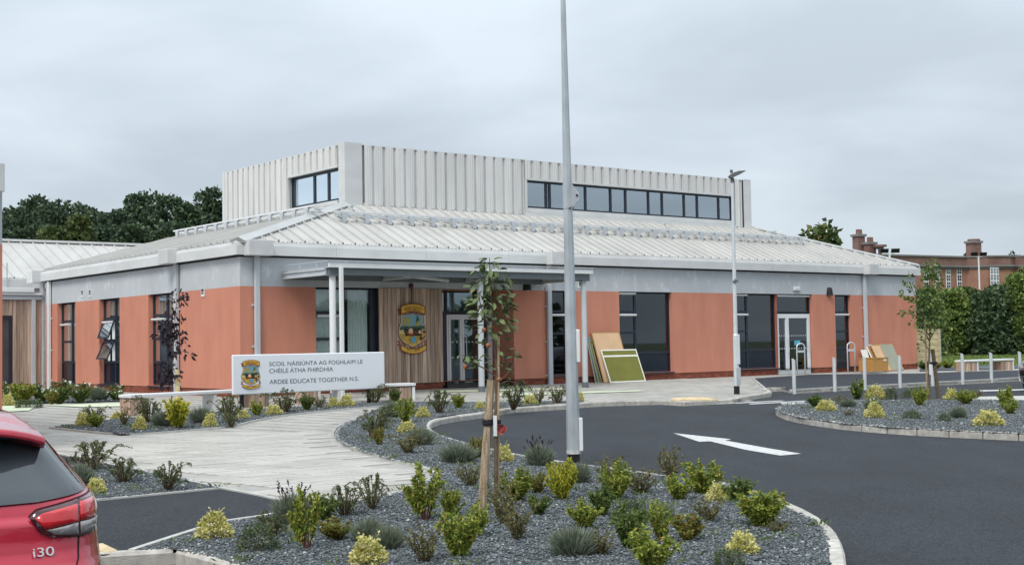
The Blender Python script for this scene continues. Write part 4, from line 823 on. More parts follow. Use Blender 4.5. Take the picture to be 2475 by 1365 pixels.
for nm,a,b in (('side_panel',(0,0,z0),(w,.02,z1)),('side_panel',(0,d_-.02,z0),(w,d_,z1)),('side_panel',(0,.021,z0),(.02,d_-.021,z1)),('side_panel',(w-.02,.021,z0),(w,d_-.021,z1)),('base_panel',(.02,.02,z0),(w-.02,d_-.02,z0+.02)),('corner_strip',(-.012,-.012,z0),(.03,.0,z1)),('top_rim',(-.012,-.014,z1-.03),(w+.012,0,z1+.012)),('top_rim',(-.014,0,z1-.03),(0,d_,z1+.012))): m=MB(); m.box(a,b); m.build(nm,'box_wood',bx)
for x in (.08,w-.08):
    for y in (.08,d_-.08): m=MB(); m.tube([(x-.02,y,g+.03),(x+.02,y,g+.03)],.03,10); m.build('castor','white_metal',bx)
m=MB(); m.box((w-.3,-.004,z1-.12),(w-.1,0,z1-.06)); m.build('paper_label','white_metal',bx)
for x,lab in ((22.05,'galvanised hoop stand in front of the white side door'),(24.72,'galvanised hoop stand in front of the narrow window')):
    yy=-.35 if x<23 else -.55; t=thing('hoop_stand',lab,'hoop stand',l2w(x,yy,0),YAW,'hoop stands by the wall'); g=gz(*l2w(x,yy).xy)-ZG; w=.44; m=MB()
    m.tube([(0,0,g-.05),(0,0,.98)]+[(w/2-w/2*math.cos(a),0,.98+.13*math.sin(a)) for a in np.linspace(.3,math.pi-.3,7)]+[(w,0,.98),(w,0,g-.05)],.026,8); m.build('tube','galv_light',t,smooth=True)
    m=MB(); m.box((.03,-.012,.78),(w-.03,.012,.86)); m.build('cross_plate','galv_light',t)
# ------------------------------------------------------------------ bollards
def bollard_mesh():
    m=MB(); n=16; r=.052; m.loft([[(r*math.cos(2*math.pi*k/n),r*math.sin(2*math.pi*k/n),z+(-.055*math.cos(2*math.pi*k/n) if z>.5 else 0)) for k in range(n)] for z in (-.1,.84)],cap=False); return m.mesh('shaft','galv_light',True)
bme1=bollard_mesh(); m=MB(); n=16; m.add([(.052*math.cos(2*math.pi*k/n),.052*math.sin(2*math.pi*k/n),.841-.055*math.cos(2*math.pi*k/n)) for k in range(n)],[tuple(range(n))]); 
m.add([(.056*math.cos(2*math.pi*k/n),.056*math.sin(2*math.pi*k/n),z-.055*math.cos(2*math.pi*k/n)) for z in (.825,.846) for k in range(n)],[tuple(range(n)),tuple(range(n,2*n))]+[(k,(k+1)%n,n+(k+1)%n,n+k) for k in range(n)]); bme2=m.mesh('cap','white_metal')
BL=['grey bollard nearest the corner of the paved kerb','grey bollard in front of the narrow window','grey bollard in front of the wooden box','grey bollard in front of the grey green leaning board','grey bollard hidden behind the staked tree in the gravel island','grey bollard at the left end of the far bench','grey bollard in front of the far bench','grey bollard just above the bonnet of the black car']
for k,px in enumerate(((1919,943),(2008,937.3),(2095,934),(2177,929.3),(2254,925),(2325,921),(2396,917.3),(2464,913.5))):
    p=G(*px); x,y=w2l(p.x,p.y); q=l2w(x,-7.36); t=thing('bollard',BL[k],'bollard',(q.x,q.y,gz(q.x,q.y)),YAW,'slant topped grey bollards in a row'); ob('shaft',bme1,t); ob('cap',bme2,t)
# ------------------------------------------------------------------ big pole in the front bed
pb=G(1387,1108); pt=WD(1359,-80,pb.y); dvec=(pt-pb); 
pole=thing('flood_light_pole','tall octagonal galvanised steel pole standing in the front gravel bed','pole',pb,0)
H=dvec.z; ln=Vector((dvec.x/H,0,1))
def oct(z,r): c=ln*z; return [(c.x+r*math.cos(math.pi/8+k*math.pi/4+.25),c.y+r*math.sin(math.pi/8+k*math.pi/4+.25),z) for k in range(8)]
rad=lambda z:.099-.0098*z
m=MB(); m.loft([oct(z,rad(z)) for z in (.12,2.,4.,6.,8.)]); m.build('shaft','galv',pole)
m=MB(); m.loft([oct(.07,.102),oct(.12,.102)]); m.build('base_ring','road_white',pole); m=MB(); m.loft([oct(-.1,.085),oct(.07,.085)]); m.build('base','post_black',pole)
zc=WD(1370,470,pb.y).z-pb.z; c=ln*zc
m=MB(); m.loft([oct(zc-.20,rad(zc)+.008),oct(zc+.15,rad(zc)+.008)]); m.prism([(.05,.16),(.09,.10),(.155,.02),(.165,-.03),(.15,-.08),(.08,-.17),(.03,-.19)],lambda a,b:(c.x+a,c.y-.055,zc+b),lambda a,b:(c.x+a,c.y-.04,zc+b)); br=m.build('hinge_bracket','galv',pole)
m=MB(); m.tube([(c.x+.128,c.y-.07,zc-.02),(c.x+.128,c.y-.03,zc-.02)],.016,8); m.build('bolt','post_black',br); m=MB(); m.tube([(c.x+.03,c.y-.10,zc-.20),(c.x+.03,c.y-.04,zc-.20)],.012,6); m.build('bolt','post_black',br)
for v0,v1 in ((796,876),(1009,1090)):
    z1=WD(1395,v0,pb.y).z-pb.z; z0=WD(1395,v1,pb.y).z-pb.z; c=ln*((z0+z1)/2); r=rad(z0); m=MB(); m.box((c.x+r*.80,c.y-.045,z0),(c.x+r*.88+.048,c.y+.03,z1)); m.build('control_box','white_metal',pole,bevel=.015)
m=MB(); m.box((ln.x*8-.5,-.15,7.9),(ln.x*8+.5,.15,8.02)); m.build('lamp_head','lamp_grey',pole,bevel=.03)
# ------------------------------------------------------------------ street lamp on the paved corner
lb=G(1781,952.5); lt=WD(1770,436,lb.y); H=lt.z-lb.z; lx_=(lt.x-lb.x)/H
lamp=thing('street_lamp','slim galvanised street lamp with dark head and black base on the paving','street lamp',lb,0)
cyl=lambda z,r:[(lx_*z+r*math.cos(2*math.pi*k/12),r*math.sin(2*math.pi*k/12),z) for k in range(12)]
m=MB(); m.loft([cyl(.24,.075),cyl(1.58,.074),cyl(1.62,.058),cyl(3.2,.05),cyl(H,.038)]); m.build('shaft','galv_light',lamp,smooth=False)
m=MB(); m.loft([cyl(-.05,.078),cyl(.22,.078)]); m.build('base_band','post_black',lamp)
m=MB(); m.box((-.01,-.095,.26),(.105,-.03,.72)); m.build('access_door','galv',lamp,bevel=.01); m=MB(); m.box((.02,-.088,.8),(.10,-.03,1.6)); m.build('service_box','galv_light',lamp,bevel=.01)
m=MB(); z=H*.535; m.tube([(lx_*z,-.04,z),(lx_*z+.05,-.08,z-.03),(lx_*z+.09,-.1,z-.06)],.02,6); m.box((lx_*z-.05,-.08,z-.09),(lx_*z+.05,-.03,z-.03)); m.build('bracket','lamp_grey',lamp)
m=MB(); t0=lx_*H
m.loft([cyl(H-.06,.052),cyl(H+.06,.05)]); m.build('collar','lamp_grey',lamp)
m=MB(); m.prism([(-.11,.10),(-.06,.16),(.02,.20),(.16,.245),(.33,.255),(.36,.245),(.22,.17),(.06,.10),(0,.05),(-.05,.05)],lambda a,b:(t0+a,-.10,H+b),lambda a,b:(t0+a,.10,H+b)); m.build('lamp_head','lamp_grey',lamp,bevel=.015)
m=MB(); m.lathe([(.03,H+.20),(.045,H+.24),(.03,H+.29)],10,(t0-.02,0)); m.build('photocell','lamp_grey',lamp)
# ------------------------------------------------------------------ floodlights on masts behind the school
for u,v,Y,lab in ((2150,612,72.,'twin black floodlights on a white mast left of the far brick wing'),(2365,619,88.,'twin dark floodlights on a white mast in front of the far brick bay')):
    p=WD(u,v,Y); t=thing('floodlight_mast',lab,'floodlight',(p.x,p.y,.35),0,'twin floodlight masts'); H=p.z-.35
    m=MB(); m.tube([(0,0,-.2),(0,0,H-.02)],.055,8); m.tube([(-.25,0,H-.05),(.25,0,H-.05)],.03,6); m.build('mast','white_metal',t)
    for s in (-1,1): m=MB(); m.add([(s*.30+a*.22,b*.06-.02-.1*c,H+.02+c*.22) for c in (0,1) for b in (-1,1) for a in (-1,1)],[(0,1,3,2),(4,6,7,5),(0,4,5,1),(2,3,7,6),(0,2,6,4),(1,5,7,3)]); m.build('lamp_head','post_black',t)
# timber fence panel beyond the right end
f=thing('fence_panel','pale timber panel fence beyond the right end of the school','fence',l2w(30.3,1.4,0),YAW)
for k in range(12):
    z=.05+k*.125; m=MB(); m.box((0,-.01-(k%2)*.015,z),(3.1,.015,z+.135)); m.build('slat','fence_wood',f)
for x in (0.0,1.5,3.08): m=MB(); m.box((x,-.05,-.1),(x+.06,-.012-.016,1.58)); m.build('post','fence_wood',f)
m=MB(); m.box((3.15,-.06,-.1),(3.25,.04,1.60)); m.build('end_post','kerb',f); m=MB(); m.box((-.02,-.05,1.56),(3.14,.04,1.61)); m.build('capping','fence_wood',f)
# ------------------------------------------------------------------ far brick building
pa,pbk=WD(2060,700,94.5),WD(2338,700,100.3); rz=math.atan2(pbk.y-pa.y,pbk.x-pa.x); FL_=(pbk.xy-pa.xy).length
far=thing('brick_building','old two storey red brick building with tall chimneys beyond the hedge','building',(pa.x,pa.y,0),rz)
def fx(u):   # distance along the main front for a pixel column
    w=ray(u,680); n=Vector((-math.sin(rz),math.cos(rz))); t=(pa.x*n.x+pa.y*n.y)/(w.x*n.x+w.y*n.y); return (w.x*t-pa.x)*math.cos(rz)+(w.y*t-pa.y)*math.sin(rz)
ZT=7.52; ZC=6.9
bayp=[(FL_,0),(FL_+.9,-1.2),(FL_+2.6,-1.9),(FL_+3.4,-1.6),(FL_+3.7,-2.2),(FL_+12,-4.2)]
foot_=[(-3,0)]+bayp+[(FL_+12,12),(-3,12)]
m=MB(); m.prism(foot_,lambda a,b:(a,b,-.3),lambda a,b:(a,b,ZC-.25)); m.build('wall','far_brick',far)
m=MB(); m.prism(foot_,lambda a,b:(a,b,ZC),lambda a,b:(a,b,ZT)); m.build('parapet','far_brick_dark',far)
def off(P,d): return [(a,b-d) for a,b in P[:-2]]+P[-2:]
m=MB(); m.prism(off(foot_,.12),lambda a,b:(a,b,ZC-.25),lambda a,b:(a,b,ZC-.12)); m.build('cornice','far_stone',far); m=MB(); m.prism(off(foot_,.28),lambda a,b:(a,b,ZC-.118),lambda a,b:(a,b,ZC-.002)); m.build('cornice','far_stone',far)
m=MB(); m.prism(off(foot_,.1),lambda a,b:(a,b,ZT+.002),lambda a,b:(a,b,ZT+.12)); m.build('coping','far_stone',far)
def fwin(u0,u1,v0,v1,y=-.02,nc=1,rot=0):
    x0,x1=fx(u0),fx(u1); Yc=pa.y+(x0*math.sin(rz)); z1=EYE+ray((u0+u1)/2,v0).z*Yc; z0=EYE+ray((u0+u1)/2,v1).z*Yc
    m=MB(); m.box((x0,y-.04,z0),(x1,y-.005,z1)); wn=m.build('window','white_frame',far); nr=3; b=.055
    for i in range(nc):
        for j in range(nr):
            a0=x0+(x1-x0)*i/nc+b; a1=x0+(x1-x0)*(i+1)/nc-b; c0=z0+(z1-z0)*j/nr+b*.8; c1=z0+(z1-z0)*(j+1)/nr-b*.8
            m=MB(); m.box((a0,y-.048,c0),(a1,y-.042,c1)); p=m.build('pane','far_glass',wn)
            g=MB(); g.box(((a0+a1)/2-.012,y-.056,c0),((a0+a1)/2+.012,y-.049,c1)); g.box((a0,y-.057,(c0+c1)/2-.012),(a1,y-.05,(c0+c1)/2+.012)); g.build('glazing_bar','white_frame',wn)
    m=MB(); m.box((x0-.1,y-.12,z0-.14),(x1+.1,y,z0-.01)); m.build('sill','far_brick_dark',wn)
for u0,u1 in ((2232,2243),(2259,2270),(2285.5,2296.5),(2312,2323.5)): fwin(u0,u1,646.5,696.5)
fwin(2348.5,2369,649,696,y=-1.75,nc=3); fwin(2431.5,2440,647,690,y=-2.35)
m=MB(); x=fx(2410); m.tube([(x,-2.5,6.3),(x,-2.5,4.2)],.07,6); m.box((x-.3,-2.65,6.3),(x+.3,-2.3,6.5)); m.build('rain_pipe','brown_iron',far)
def chim(u0,u1,v0,v1,Yd,steps=(),pots=2):
    a,b=WD(u0,v0,Yd),WD(u1,v0,Yd); zt=a.z; q=far_inv@a; q2=far_inv@b; m=MB(); w=q2.x-q.x
    m.box((q.x,q.y,ZT-.5),(q2.x,q.y+w*.9,zt-.12)); ch=m.build('chimney','far_brick_dark',far); m=MB(); m.box((q.x-.1,q.y-.1,zt-.12),(q2.x+.1,q.y+w*.9+.1,zt+.05)); m.build('chimney_cap','far_stone',ch)
    for k in range(pots): x=q.x+w*(.38+.3*k) if pots>1 else q.x+w*.5; m=MB(); m.lathe([(.17 if pots>1 else .5,zt+.05),(.15 if pots>1 else .5,zt+.42 if pots>1 else zt+.2)],10,(x,q.y+w*.4)); m.build('chimney_pot','far_brick_dark',ch)
    return q,q2
bpy.context.view_layer.update(); far_inv=far.matrix_world.inverted()
chim(2074,2099.5,567,0,99); chim(2101,2126,586,0,98.5); chim(2126.5,2134,598,0,98.3,pots=1); chim(2353,2384,583,0,106,pots=1)
# ------------------------------------------------------------------ foliage builders
def unit(a): return a/np.maximum(1e-9,np.linalg.norm(a,axis=-1,keepdims=True))
def leaves(P,D,L,Wd,fold=.25,droop=0.):
    n=len(P); D=unit(D); R=unit(np.cross(D,rng.normal(size=(n,3)))); U=np.cross(R,D); L=np.broadcast_to(L,n)[:,None]; Wd=np.broadcast_to(Wd,n)[:,None]
    tip=P+D*L+np.array([0,0,-1])*L*droop; mid=P+D*L*.45
    V=np.stack([P,mid+R*Wd*.5+U*Wd*fold,tip,mid-R*Wd*.5+U*Wd*fold],1); o=4*np.arange(n)[:,None]
    F=np.concatenate([o+np.array([0,1,2]),o+np.array([0,2,3])],1).reshape(-1,3); return V.reshape(-1,3),F
def stems_mesh(paths,r0,r1,n=4):
    m=MB()
    for p in paths: m.tube(p,list(np.linspace(r0,r1,len(p))),n,cap=False)
    return m
def shrub_meshes(kind,seed):
    global rng; keep=rng; rng=np.random.default_rng(seed); r=np.random.default_rng(seed+99); extra=None; stem='stem'
    def fan(n,spread,arch=0.,hmin=.6,kink=.05,base=.1):
        out=[]
        for k in range(n):
            a=r.uniform(0,6.28); s=spread*math.sqrt(r.uniform(.05,1)); h=r.uniform(hmin,1)*(1-.25*(s/spread)**2); pts=[]
            for t in np.linspace(0,1,7):
                rad=base*r.uniform(.5,1)*(1-t)*.6+s*(t**(.8 if arch else 1.2)); z=h*(math.sin(t*math.pi*(.5+arch*.28))/math.sin(math.pi*.5) if arch else t)
                pts.append(Vector((math.cos(a)*rad+r.normal(0,kink)*t,math.sin(a)*rad+r.normal(0,kink)*t,max(0,z))))
            out.append(pts)
        return out
    def along(paths,per,t0,L,Wd,out=1.2,droop=.15,up=.6):
        P=[];D=[]
        for p in paths:
            for t in r.uniform(t0,1,per)**.8:
                x=t*(len(p)-1); i=min(int(x),len(p)-2); q=p[i].lerp(p[i+1],x-i); d=(p[i+1]-p[i]).normalized(); P.append(q); D.append(np.array(d)*up+r.normal(size=3)*out*.6)
        P=np.array([tuple(p) for p in P]); return leaves(P,np.array(D),L*r.uniform(.6,1.2,len(P)),Wd*r.uniform(.7,1.1,len(P)),.2,droop)
    if kind=='gold':
        n=1050; d=unit(r.normal(size=(n,3))); d[:,2]=np.abs(d[:,2])*1.0-.12; lump=1+.16*np.sin(d[:,0]*5+seed)*np.cos(d[:,1]*6+2*seed)+.1*np.sin(d[:,2]*9); rr=r.uniform(.5,1.02,n)**.45*lump
        P=d*rr[:,None]*np.array([.47,.47,.80])+np.array([0,0,.12]); k=r.random(n)<.06; P[k,2]*=1.25; V=leaves(P,d*1+r.normal(size=(n,3))*.6,.13*r.uniform(.6,1.15,n),.08,.2); mat='lf_gold'; st=fan(7,.3,hmin=.4)
    elif kind=='lav' or kind=='lavspike':
        n=1900; a=r.uniform(0,6.28,n); s=r.uniform(0,1,n)**.6; P=np.stack([np.cos(a)*s*.25,np.sin(a)*s*.25,r.uniform(.0,.45,n)*(1-s*.4)],1); D=np.stack([np.cos(a)*s*.75,np.sin(a)*s*.75,np.full(n,1.)],1)+r.normal(size=(n,3))*.26
        V=leaves(P,D,r.uniform(.25,.55,n)*(.72 if kind=='lavspike' else 1),.017,.1); mat='lf_lav'; st=fan(16 if kind=='lavspike' else 9,.42,hmin=.75,kink=.02)
        if kind=='lavspike':
            Q=[];DD=[]
            for p in st:
                e_=np.array(p[-1]); d_=np.array((p[-1]-p[-3]).normalized())
                for k in range(16): Q.append(e_-d_*k*.007); DD.append(d_*.4+r.normal(size=3)*.8)
            extra=(leaves(np.array(Q),np.array(DD),.04,.03,.2),'spike')
    elif kind in('lime','orange','yellow','mid'):
        st=fan(26,.42,hmin=.55,kink=.04); V=along(st,110,.12,.105,.040 if kind!='yellow' else .05,1.15,.12); mat={'lime':'lf_lime','orange':'lf_orange','yellow':'lf_yellow','mid':'lf_mid'}[kind]; stem='red_stem' if kind=='orange' else 'stem'
    elif kind=='tall':     # upright sprawling sprays, bare below
        st=fan(15,.40,hmin=.55,kink=.06); V=along(st,105,.2,.10,.043,1.1,.15); mat='lf_lime'; stem='red_stem'
    elif kind=='arch':
        st=fan(24,.52,arch=.9,hmin=.4,kink=.05)+fan(7,.85,arch=.6,hmin=.9,kink=.05); V=along(st,62,.12,.055,.030,1.3,.05); mat='lf_arch'
    elif kind=='dark':
        n=1000; d=unit(r.normal(size=(n,3))); d[:,2]=np.abs(d[:,2])-.15; rr=r.uniform(.35,1.05,n)**.5*(1+.2*np.sin(d[:,0]*6+seed)); P=d*rr[:,None]*np.array([.48,.48,.8])+np.array([0,0,.14]); V=leaves(P,d+r.normal(size=(n,3))*.7,.09*r.uniform(.6,1.2,n),.045,.2); mat='lf_dark'; st=fan(8,.4,hmin=.6)
    elif kind=='wispy':
        st=fan(16,.45,hmin=.5,kink=.06); V=along(st,40,.12,.09,.042,1.2,.1); mat='lf_olive'
    elif kind in('rose','yrose','wrose'):
        st=fan(20,.44,hmin=.5,kink=.05); V=along(st,50,.1,.12,.07,1.2,.15); mat='lf_mid'; ends=[np.array(p[-1]) for p in st[:9 if kind!='yrose' else 4]]
        Q=np.repeat(np.array(ends),9,0)+r.normal(size=(len(ends)*9,3))*.02; extra=(leaves(Q,r.normal(size=(len(Q),3))+np.array([0,0,.5]),.07,.06,.3),{'rose':'red_bloom','yrose':'petal_yellow','wrose':'petal'}[kind])
    rng=keep
    return npmesh('foliage',V[0],V[1],mat),stems_mesh(st,.012,.004).mesh('stems',stem),(npmesh('blossom',extra[0][0],extra[0][1],extra[1]) if extra else None)
SM={}
def shrub(kind,u,v,hpx,wpx,label,group,dz=.0):
    key=(kind,random.randrange(3)); 
    if key not in SM: SM[key]=shrub_meshes(key[0],abs(hash(kind+'x'))%1 + sum(map(ord,kind))*7+key[1]*13)
    p=G(u,v); d=p.y; h=hpx*d/FPX; w=wpx*d/FPX
    nm={'gold':'golden_shrub','lav':'lavender','lavspike':'lavender','lime':'leafy_shrub','orange':'leafy_shrub','yellow':'leafy_shrub','mid':'leafy_shrub','tall':'leafy_shrub','arch':'arching_shrub','dark':'bushy_shrub','wispy':'wispy_shrub','rose':'rose_bush','yrose':'rose_bush','wrose':'rose_bush'}[kind]
    t=thing(nm,label,'shrub' if nm!='lavender' else 'lavender',p+Vector((0,0,dz)),random.uniform(0,6.28),group); k_=1.0 if kind in('arch','dark') else 1.12; t.scale=(w*k_*random.uniform(.92,1.12),w*k_*random.uniform(.92,1.12),h*random.uniform(.95,1.12))
    f,s,x=SM[key]; ob('foliage',f,t,'stuff'); ob('stems',s,t)
    if x: ob('blossom',x,t,'stuff')
    return t
GA,GB,GC,GD,GF='shrubs in the front gravel bed','shrubs in the gravel bed along the curved kerb','shrubs in the small bed beside the red car','shrubs in the bed under the school sign','shrubs in the right gravel island'
for a in [
('gold',519,1304,66,68,'golden shrub at the pale edging of the asphalt path, leftmost of the front bed',GA),
('dark',625,1333,78,100,'low dark green mound right of the leftmost golden shrub',GA),
('tall',742,1332,150,95,'tall green shrub with red stems at the base in the front bed',GA),
('lavspike',706,1268,120,95,'lavender with dark purple spikes against the paved path tip',GA),
('orange',815,1308,62,95,'low orange tinged shrub right of the red stemmed shrub',GA),
('arch',832,1250,75,120,'dark spreading shrub right of the purple spiked lavender',GA),
('arch',900,1235,85,80,'dark spiky shrub with upright twigs below the paved path edge',GA),
('lav',890,1312,80,85,'grey green lavender behind the golden shrub at the bottom edge',GA),
('lav',942,1330,75,75,'grey lavender just right of a larger lavender near the bottom edge',GA),
('gold',890,1366,68,82,'golden shrub at the bottom edge of the photo, centre left',GA),
('tall',1030,1262,140,110,'tall lime shrub with a red flower left of the tree stake',GA),
('lime',1090,1255,80,70,'lime shrub with orange tips close left of the tree stake',GA),
('lime',1108,1350,125,100,'big yellow green shrub below the tree stake',GA),
('wispy',1030,1362,120,110,'sparse twiggy shrub left of the big yellow green shrub',GA),
('lime',1248,1215,90,95,'fresh green shrub right of the tree stake',GA),
('orange',1300,1195,60,60,'small orange green sprig beside the fresh green shrub',GA),
('wispy',1215,1270,130,80,'brown twiggy shrub close right of the apple tree trunk',GA),
('wispy',1252,1308,120,95,'olive brown twiggy shrub in the middle of the front bed',GA),
('yellow',1360,1210,98,78,'bright yellow green shrub at the foot of the big pole',GA),
('lav',1402,1170,68,55,'deep green lavender right behind the bright yellow shrub',GA),
('lav',1385,1345,95,120,'large grey lavender below the big pole, near the bottom edge',GA),
('lime',1415,1280,72,92,'yellow green shrub behind the large grey lavender',GA),
('lime',1490,1212,95,88,'leafy yellow green shrub right of the big pole',GA),
('dark',1527,1262,72,105,'dark green shrub in the middle right of the front bed',GA),
('wispy',1550,1195,85,95,'tall thin brown shrub before the painted arrow',GA),
('wispy',1620,1160,95,90,'thin sprawling shrub by the inner kerb below the arrow',GA),
('lime',1640,1212,75,80,'green shrub left of the large lime bush by the kerb',GA),
('lime',1698,1196,85,100,'large lime bush by the inner kerb',GA),
('gold',1735,1214,50,48,'small golden shrub right of the large lime bush',GA),
('mid',1790,1215,72,78,'loose green shrub between small golden shrub and the kerb',GA),
('lime',1842,1276,100,140,'big round lime bush against the curved kerb, rightmost of the front bed',GA),
('orange',1660,1310,78,90,'green shrub with red tips in the right of the front bed',GA),
('gold',1796,1340,60,70,'golden shrub below the big round lime bush',GA),
('lime',1575,1385,120,140,'olive lime shrub cut by the bottom edge, right of centre',GA),
('mid',1520,1330,120,110,'tall arching green shrub right of the large grey lavender',GA),
('dark',1760,1375,60,95,'dark shrub cut by the bottom edge left of the golden shrub',GA),
('lav',1605,1265,60,50,'thin grey lavender right of the dark green shrub',GA),
('wispy',1478,1172,85,95,'thin brown green shrub left of the shrub before the arrow',GA),
('mid',1455,1250,80,80,'loose green shrub between the two yellow green shrubs right of the pole',GA),
('tall',1600,1318,110,85,'upright green sprays left of the red tipped shrub',GA),
('wispy',1715,1262,70,90,'thin brown shrub under the small golden one by the kerb',GA),
('mid',1300,1248,60,70,'low green shrub below the orange sprig right of the stake',GA),
('tall',1150,1302,95,75,'green sprays between the big yellow green shrub and the stake foot',GA),
('mid',780,1262,75,80,'feathery green shrub between spiked lavender and dark spreading shrub',GA),
('arch',660,1300,70,90,'dark twiggy shrub left of the red stemmed shrub',GA),
('wispy',1880,1290,40,70,'brown twigs at the foot of the big round lime bush',GA),
('wispy',1455,1345,80,80,'loose twiggy shrub right of the large grey lavender',GA),
('lavspike',1305,1128,85,78,'feathery lavender before the asphalt left of the big pole',GB),
('gold',1219,1118,44,40,'golden shrub just right of the apple tree stake',GB),
('lav',1106,1120,60,90,'grey lavender left of the apple tree stake',GB),
('orange',1158,1110,66,60,'olive shrub touching the left side of the apple tree stake',GB),
('wispy',1140,1178,70,75,'dull brown shrub left of the apple tree stake foot',GB),
('arch',905,1062,85,92,'dark arching shrub at the left curve of the kerb bed',GB),
('orange',915,1078,48,34,'small green and orange shrub at the left curve of the kerb bed',GB),
('wispy',985,1098,70,92,'olive twiggy shrub in the left of the kerb bed',GB),
('gold',984,1046,32,42,'golden shrub before the kerb turn',GB),
('lav',1016,1078,58,62,'blue grey lavender beside the kerb turn',GB),
('lav',946,1010,48,56,'grey lavender near the tip of the kerb bed',GB),
('lime',978,1022,66,62,'yellow green bush right of the tip lavender',GB),
('gold',1022,1010,28,32,'small golden shrub beyond the kerb turn',GB),
('arch',1062,1000,58,78,'spiky dark shrub beyond the kerb turn',GB),
('lime',1108,988,38,44,'small lime shrub below the middle canopy column',GB),
('gold',1160,990,20,24,'tiny golden shrub left of the apple tree leader, by the kerb',GB),
('arch',1240,990,65,80,'dark leafy shrub behind the apple tree cane',GB),
('gold',1281,978,24,30,'golden shrub by the kerb between apple tree and big pole',GB),
('wispy',1302,977,52,44,'wispy flowering shrub behind that golden shrub by the kerb',GB),
('arch',1348,976,50,62,'dark straggly shrub left of the big pole by the kerb',GB),
('gold',1403,971,28,16,'golden shrub just right of the big pole',GB),
('lavspike',192,1178,85,78,'green lavender with dark spikes beside the red car',GC),
('arch',222,1138,72,130,'arching dark shrub behind the lavender by the red car',GC),
('gold',232,1194,44,44,'golden shrub in front of the lavender by the red car',GC),
('arch',300,1168,65,110,'dark arching shrub in the middle of the small car park bed',GC),
('arch',405,1188,72,105,'dense dark shrub at the pointed end of the small car park bed',GC),
('gold',200,1031,34,34,'golden shrub at the left tip of the sign bed',GD),
('lime',232,1034,42,54,'green tufted shrub at the left tip of the sign bed',GD),
('arch',225,1018,42,70,'long twigged shrub behind the tufted one at the left tip',GD),
('gold',284,1013,20,28,'small golden shrub left of the first bench block',GD),
('wispy',300,1030,60,34,'bare twiggy shrub left of the bench block',GD),
('arch',362,1022,68,90,'dark green shrub in front of the long bench',GD),
('gold',338,1040,34,30,'golden shrub before the dark green bench shrub',GD),
('lav',396,1032,48,60,'blue green lavender below the purple leaved tree',GD),
('yellow',432,1036,82,90,'bright yellow green bush at the foot of the purple tree',GD),
('lav',488,1024,52,66,'grey lavender between yellow bush and school sign',GD),
('gold',508,1033,36,28,'golden shrub left below the school sign',GD),
('arch',555,1022,72,78,'dark tall shrub at the left post of the sign',GD),
('gold',588,1013,24,27,'golden shrub at the left sign post foot',GD),
('lime',620,1006,42,34,'lime shrub under the left part of the sign',GD),
('gold',662,1004,30,38,'pale golden shrub under the middle of the sign',GD),
('arch',692,998,62,80,'tall stemmed dark shrub overlapping the lower sign edge',GD),
('mid',742,993,46,44,'green shrub under the sign before the timber block',GD),
('arch',772,988,34,40,'low dark shrub under the right part of the sign',GD),
('gold',806,984,24,24,'golden shrub under the right part of the sign',GD),
('gold',838,983,30,34,'larger golden shrub near the right sign post',GD),
('arch',905,976,46,66,'arching shrub around the right sign post',GD),
('arch',560,1032,40,50,'low dark shrub before the left sign post',GD),
('mid',955,974,42,34,'small leafy shrub right of the sign near the second bench',GD),
('mid',1970,986,34,44,'green shrub at the left tip of the island',GF),
('gold',1997,994,30,44,'golden shrub at the left tip of the island',GF),
('wispy',2030,978,30,40,'dull shrub behind the island tip',GF),
('yrose',2072,968,58,52,'bush with yellow blooms near the island back edge',GF),
('lav',2050,986,30,44,'grey lavender in front of the yellow rose bush',GF),
('gold',2116,966,38,40,'pale golden shrub at the island back',GF),
('lav',2110,992,42,42,'pale lavender between two golden island shrubs',GF),
('gold',2114,1011,40,42,'golden shrub with a pointed top at the island front',GF),
('wispy',2050,1006,20,32,'small brown shrub at the island front',GF),
('dark',2205,1014,28,48,'low dark shrub in the middle of the island',GF),
('dark',2155,967,40,34,'dark green bush left of the staked island tree',GF),
('lime',2222,982,54,44,'bright green bush just left of the staked tree',GF),
('dark',2196,962,24,36,'low dark bush behind the bright green one',GF),
('gold',2300,968,30,32,'golden shrub right of the staked tree',GF),
('lime',2336,978,40,52,'lime shrub right of the staked tree',GF),
('lav',2316,1012,40,44,'soft grey lavender in the island right half',GF),
('dark',2282,1020,26,38,'small dark green bush left of that soft lavender',GF),
('gold',2390,1030,44,64,'large golden shrub at the right of the island',GF),
('tall',2428,985,66,48,'tall yellow and rust shrub at the right of the island',GF),
('lime',2442,1002,44,46,'lime shrub in front of the tall rust one',GF),
('wispy',2360,962,24,40,'dark twiggy shrub before the pale concrete path',GF),
]: shrub(*a)
GW='shrubs in the bed along the left school wall'
for k,(kd,u,v,h,w,l) in enumerate([('wrose',12,978,58,40,'white flowering bush at the far left end of the wall bed'),('lime',52,976,58,70,'yellow green bush with white blooms below the dark link door'),('gold',18,981,30,26,'golden shrub at the front left end of the wall bed'),('wrose',98,974,52,62,'white flowering bush below the link posts'),('wrose',145,976,56,74,'fullest white flowering bush below the first narrow window'),('orange',125,978,34,36,'low orange green bush before the white blooms'),('wrose',195,973,48,62,'white flowering bush left of the open window'),('lav',238,969,42,54,'grey green bush below the open window'),('wrose',282,968,42,56,'white flowering bush near the first bench'),('dark',70,985,26,70,'low dark spreading bush at the wall bed front edge')]): shrub(kd,u,v,h,w,l,GW)
GG='shrubs by the lawn beyond the bollards'
for kd,u,v,h,w,l in (('mid',2235,893,22,44,'green bush under the timber fence panel'),('gold',2318,889,22,24,'pale golden bush left of the far bench'),('lime',2290,890,20,44,'low lime bush in front of the lawn'),('gold',2412,891,16,22,'small golden bush seen through the far bench'),('lime',2262,892,18,30,'low lime bush right of the timber fence end')): shrub(kd,u,v,h,w,l,GG)
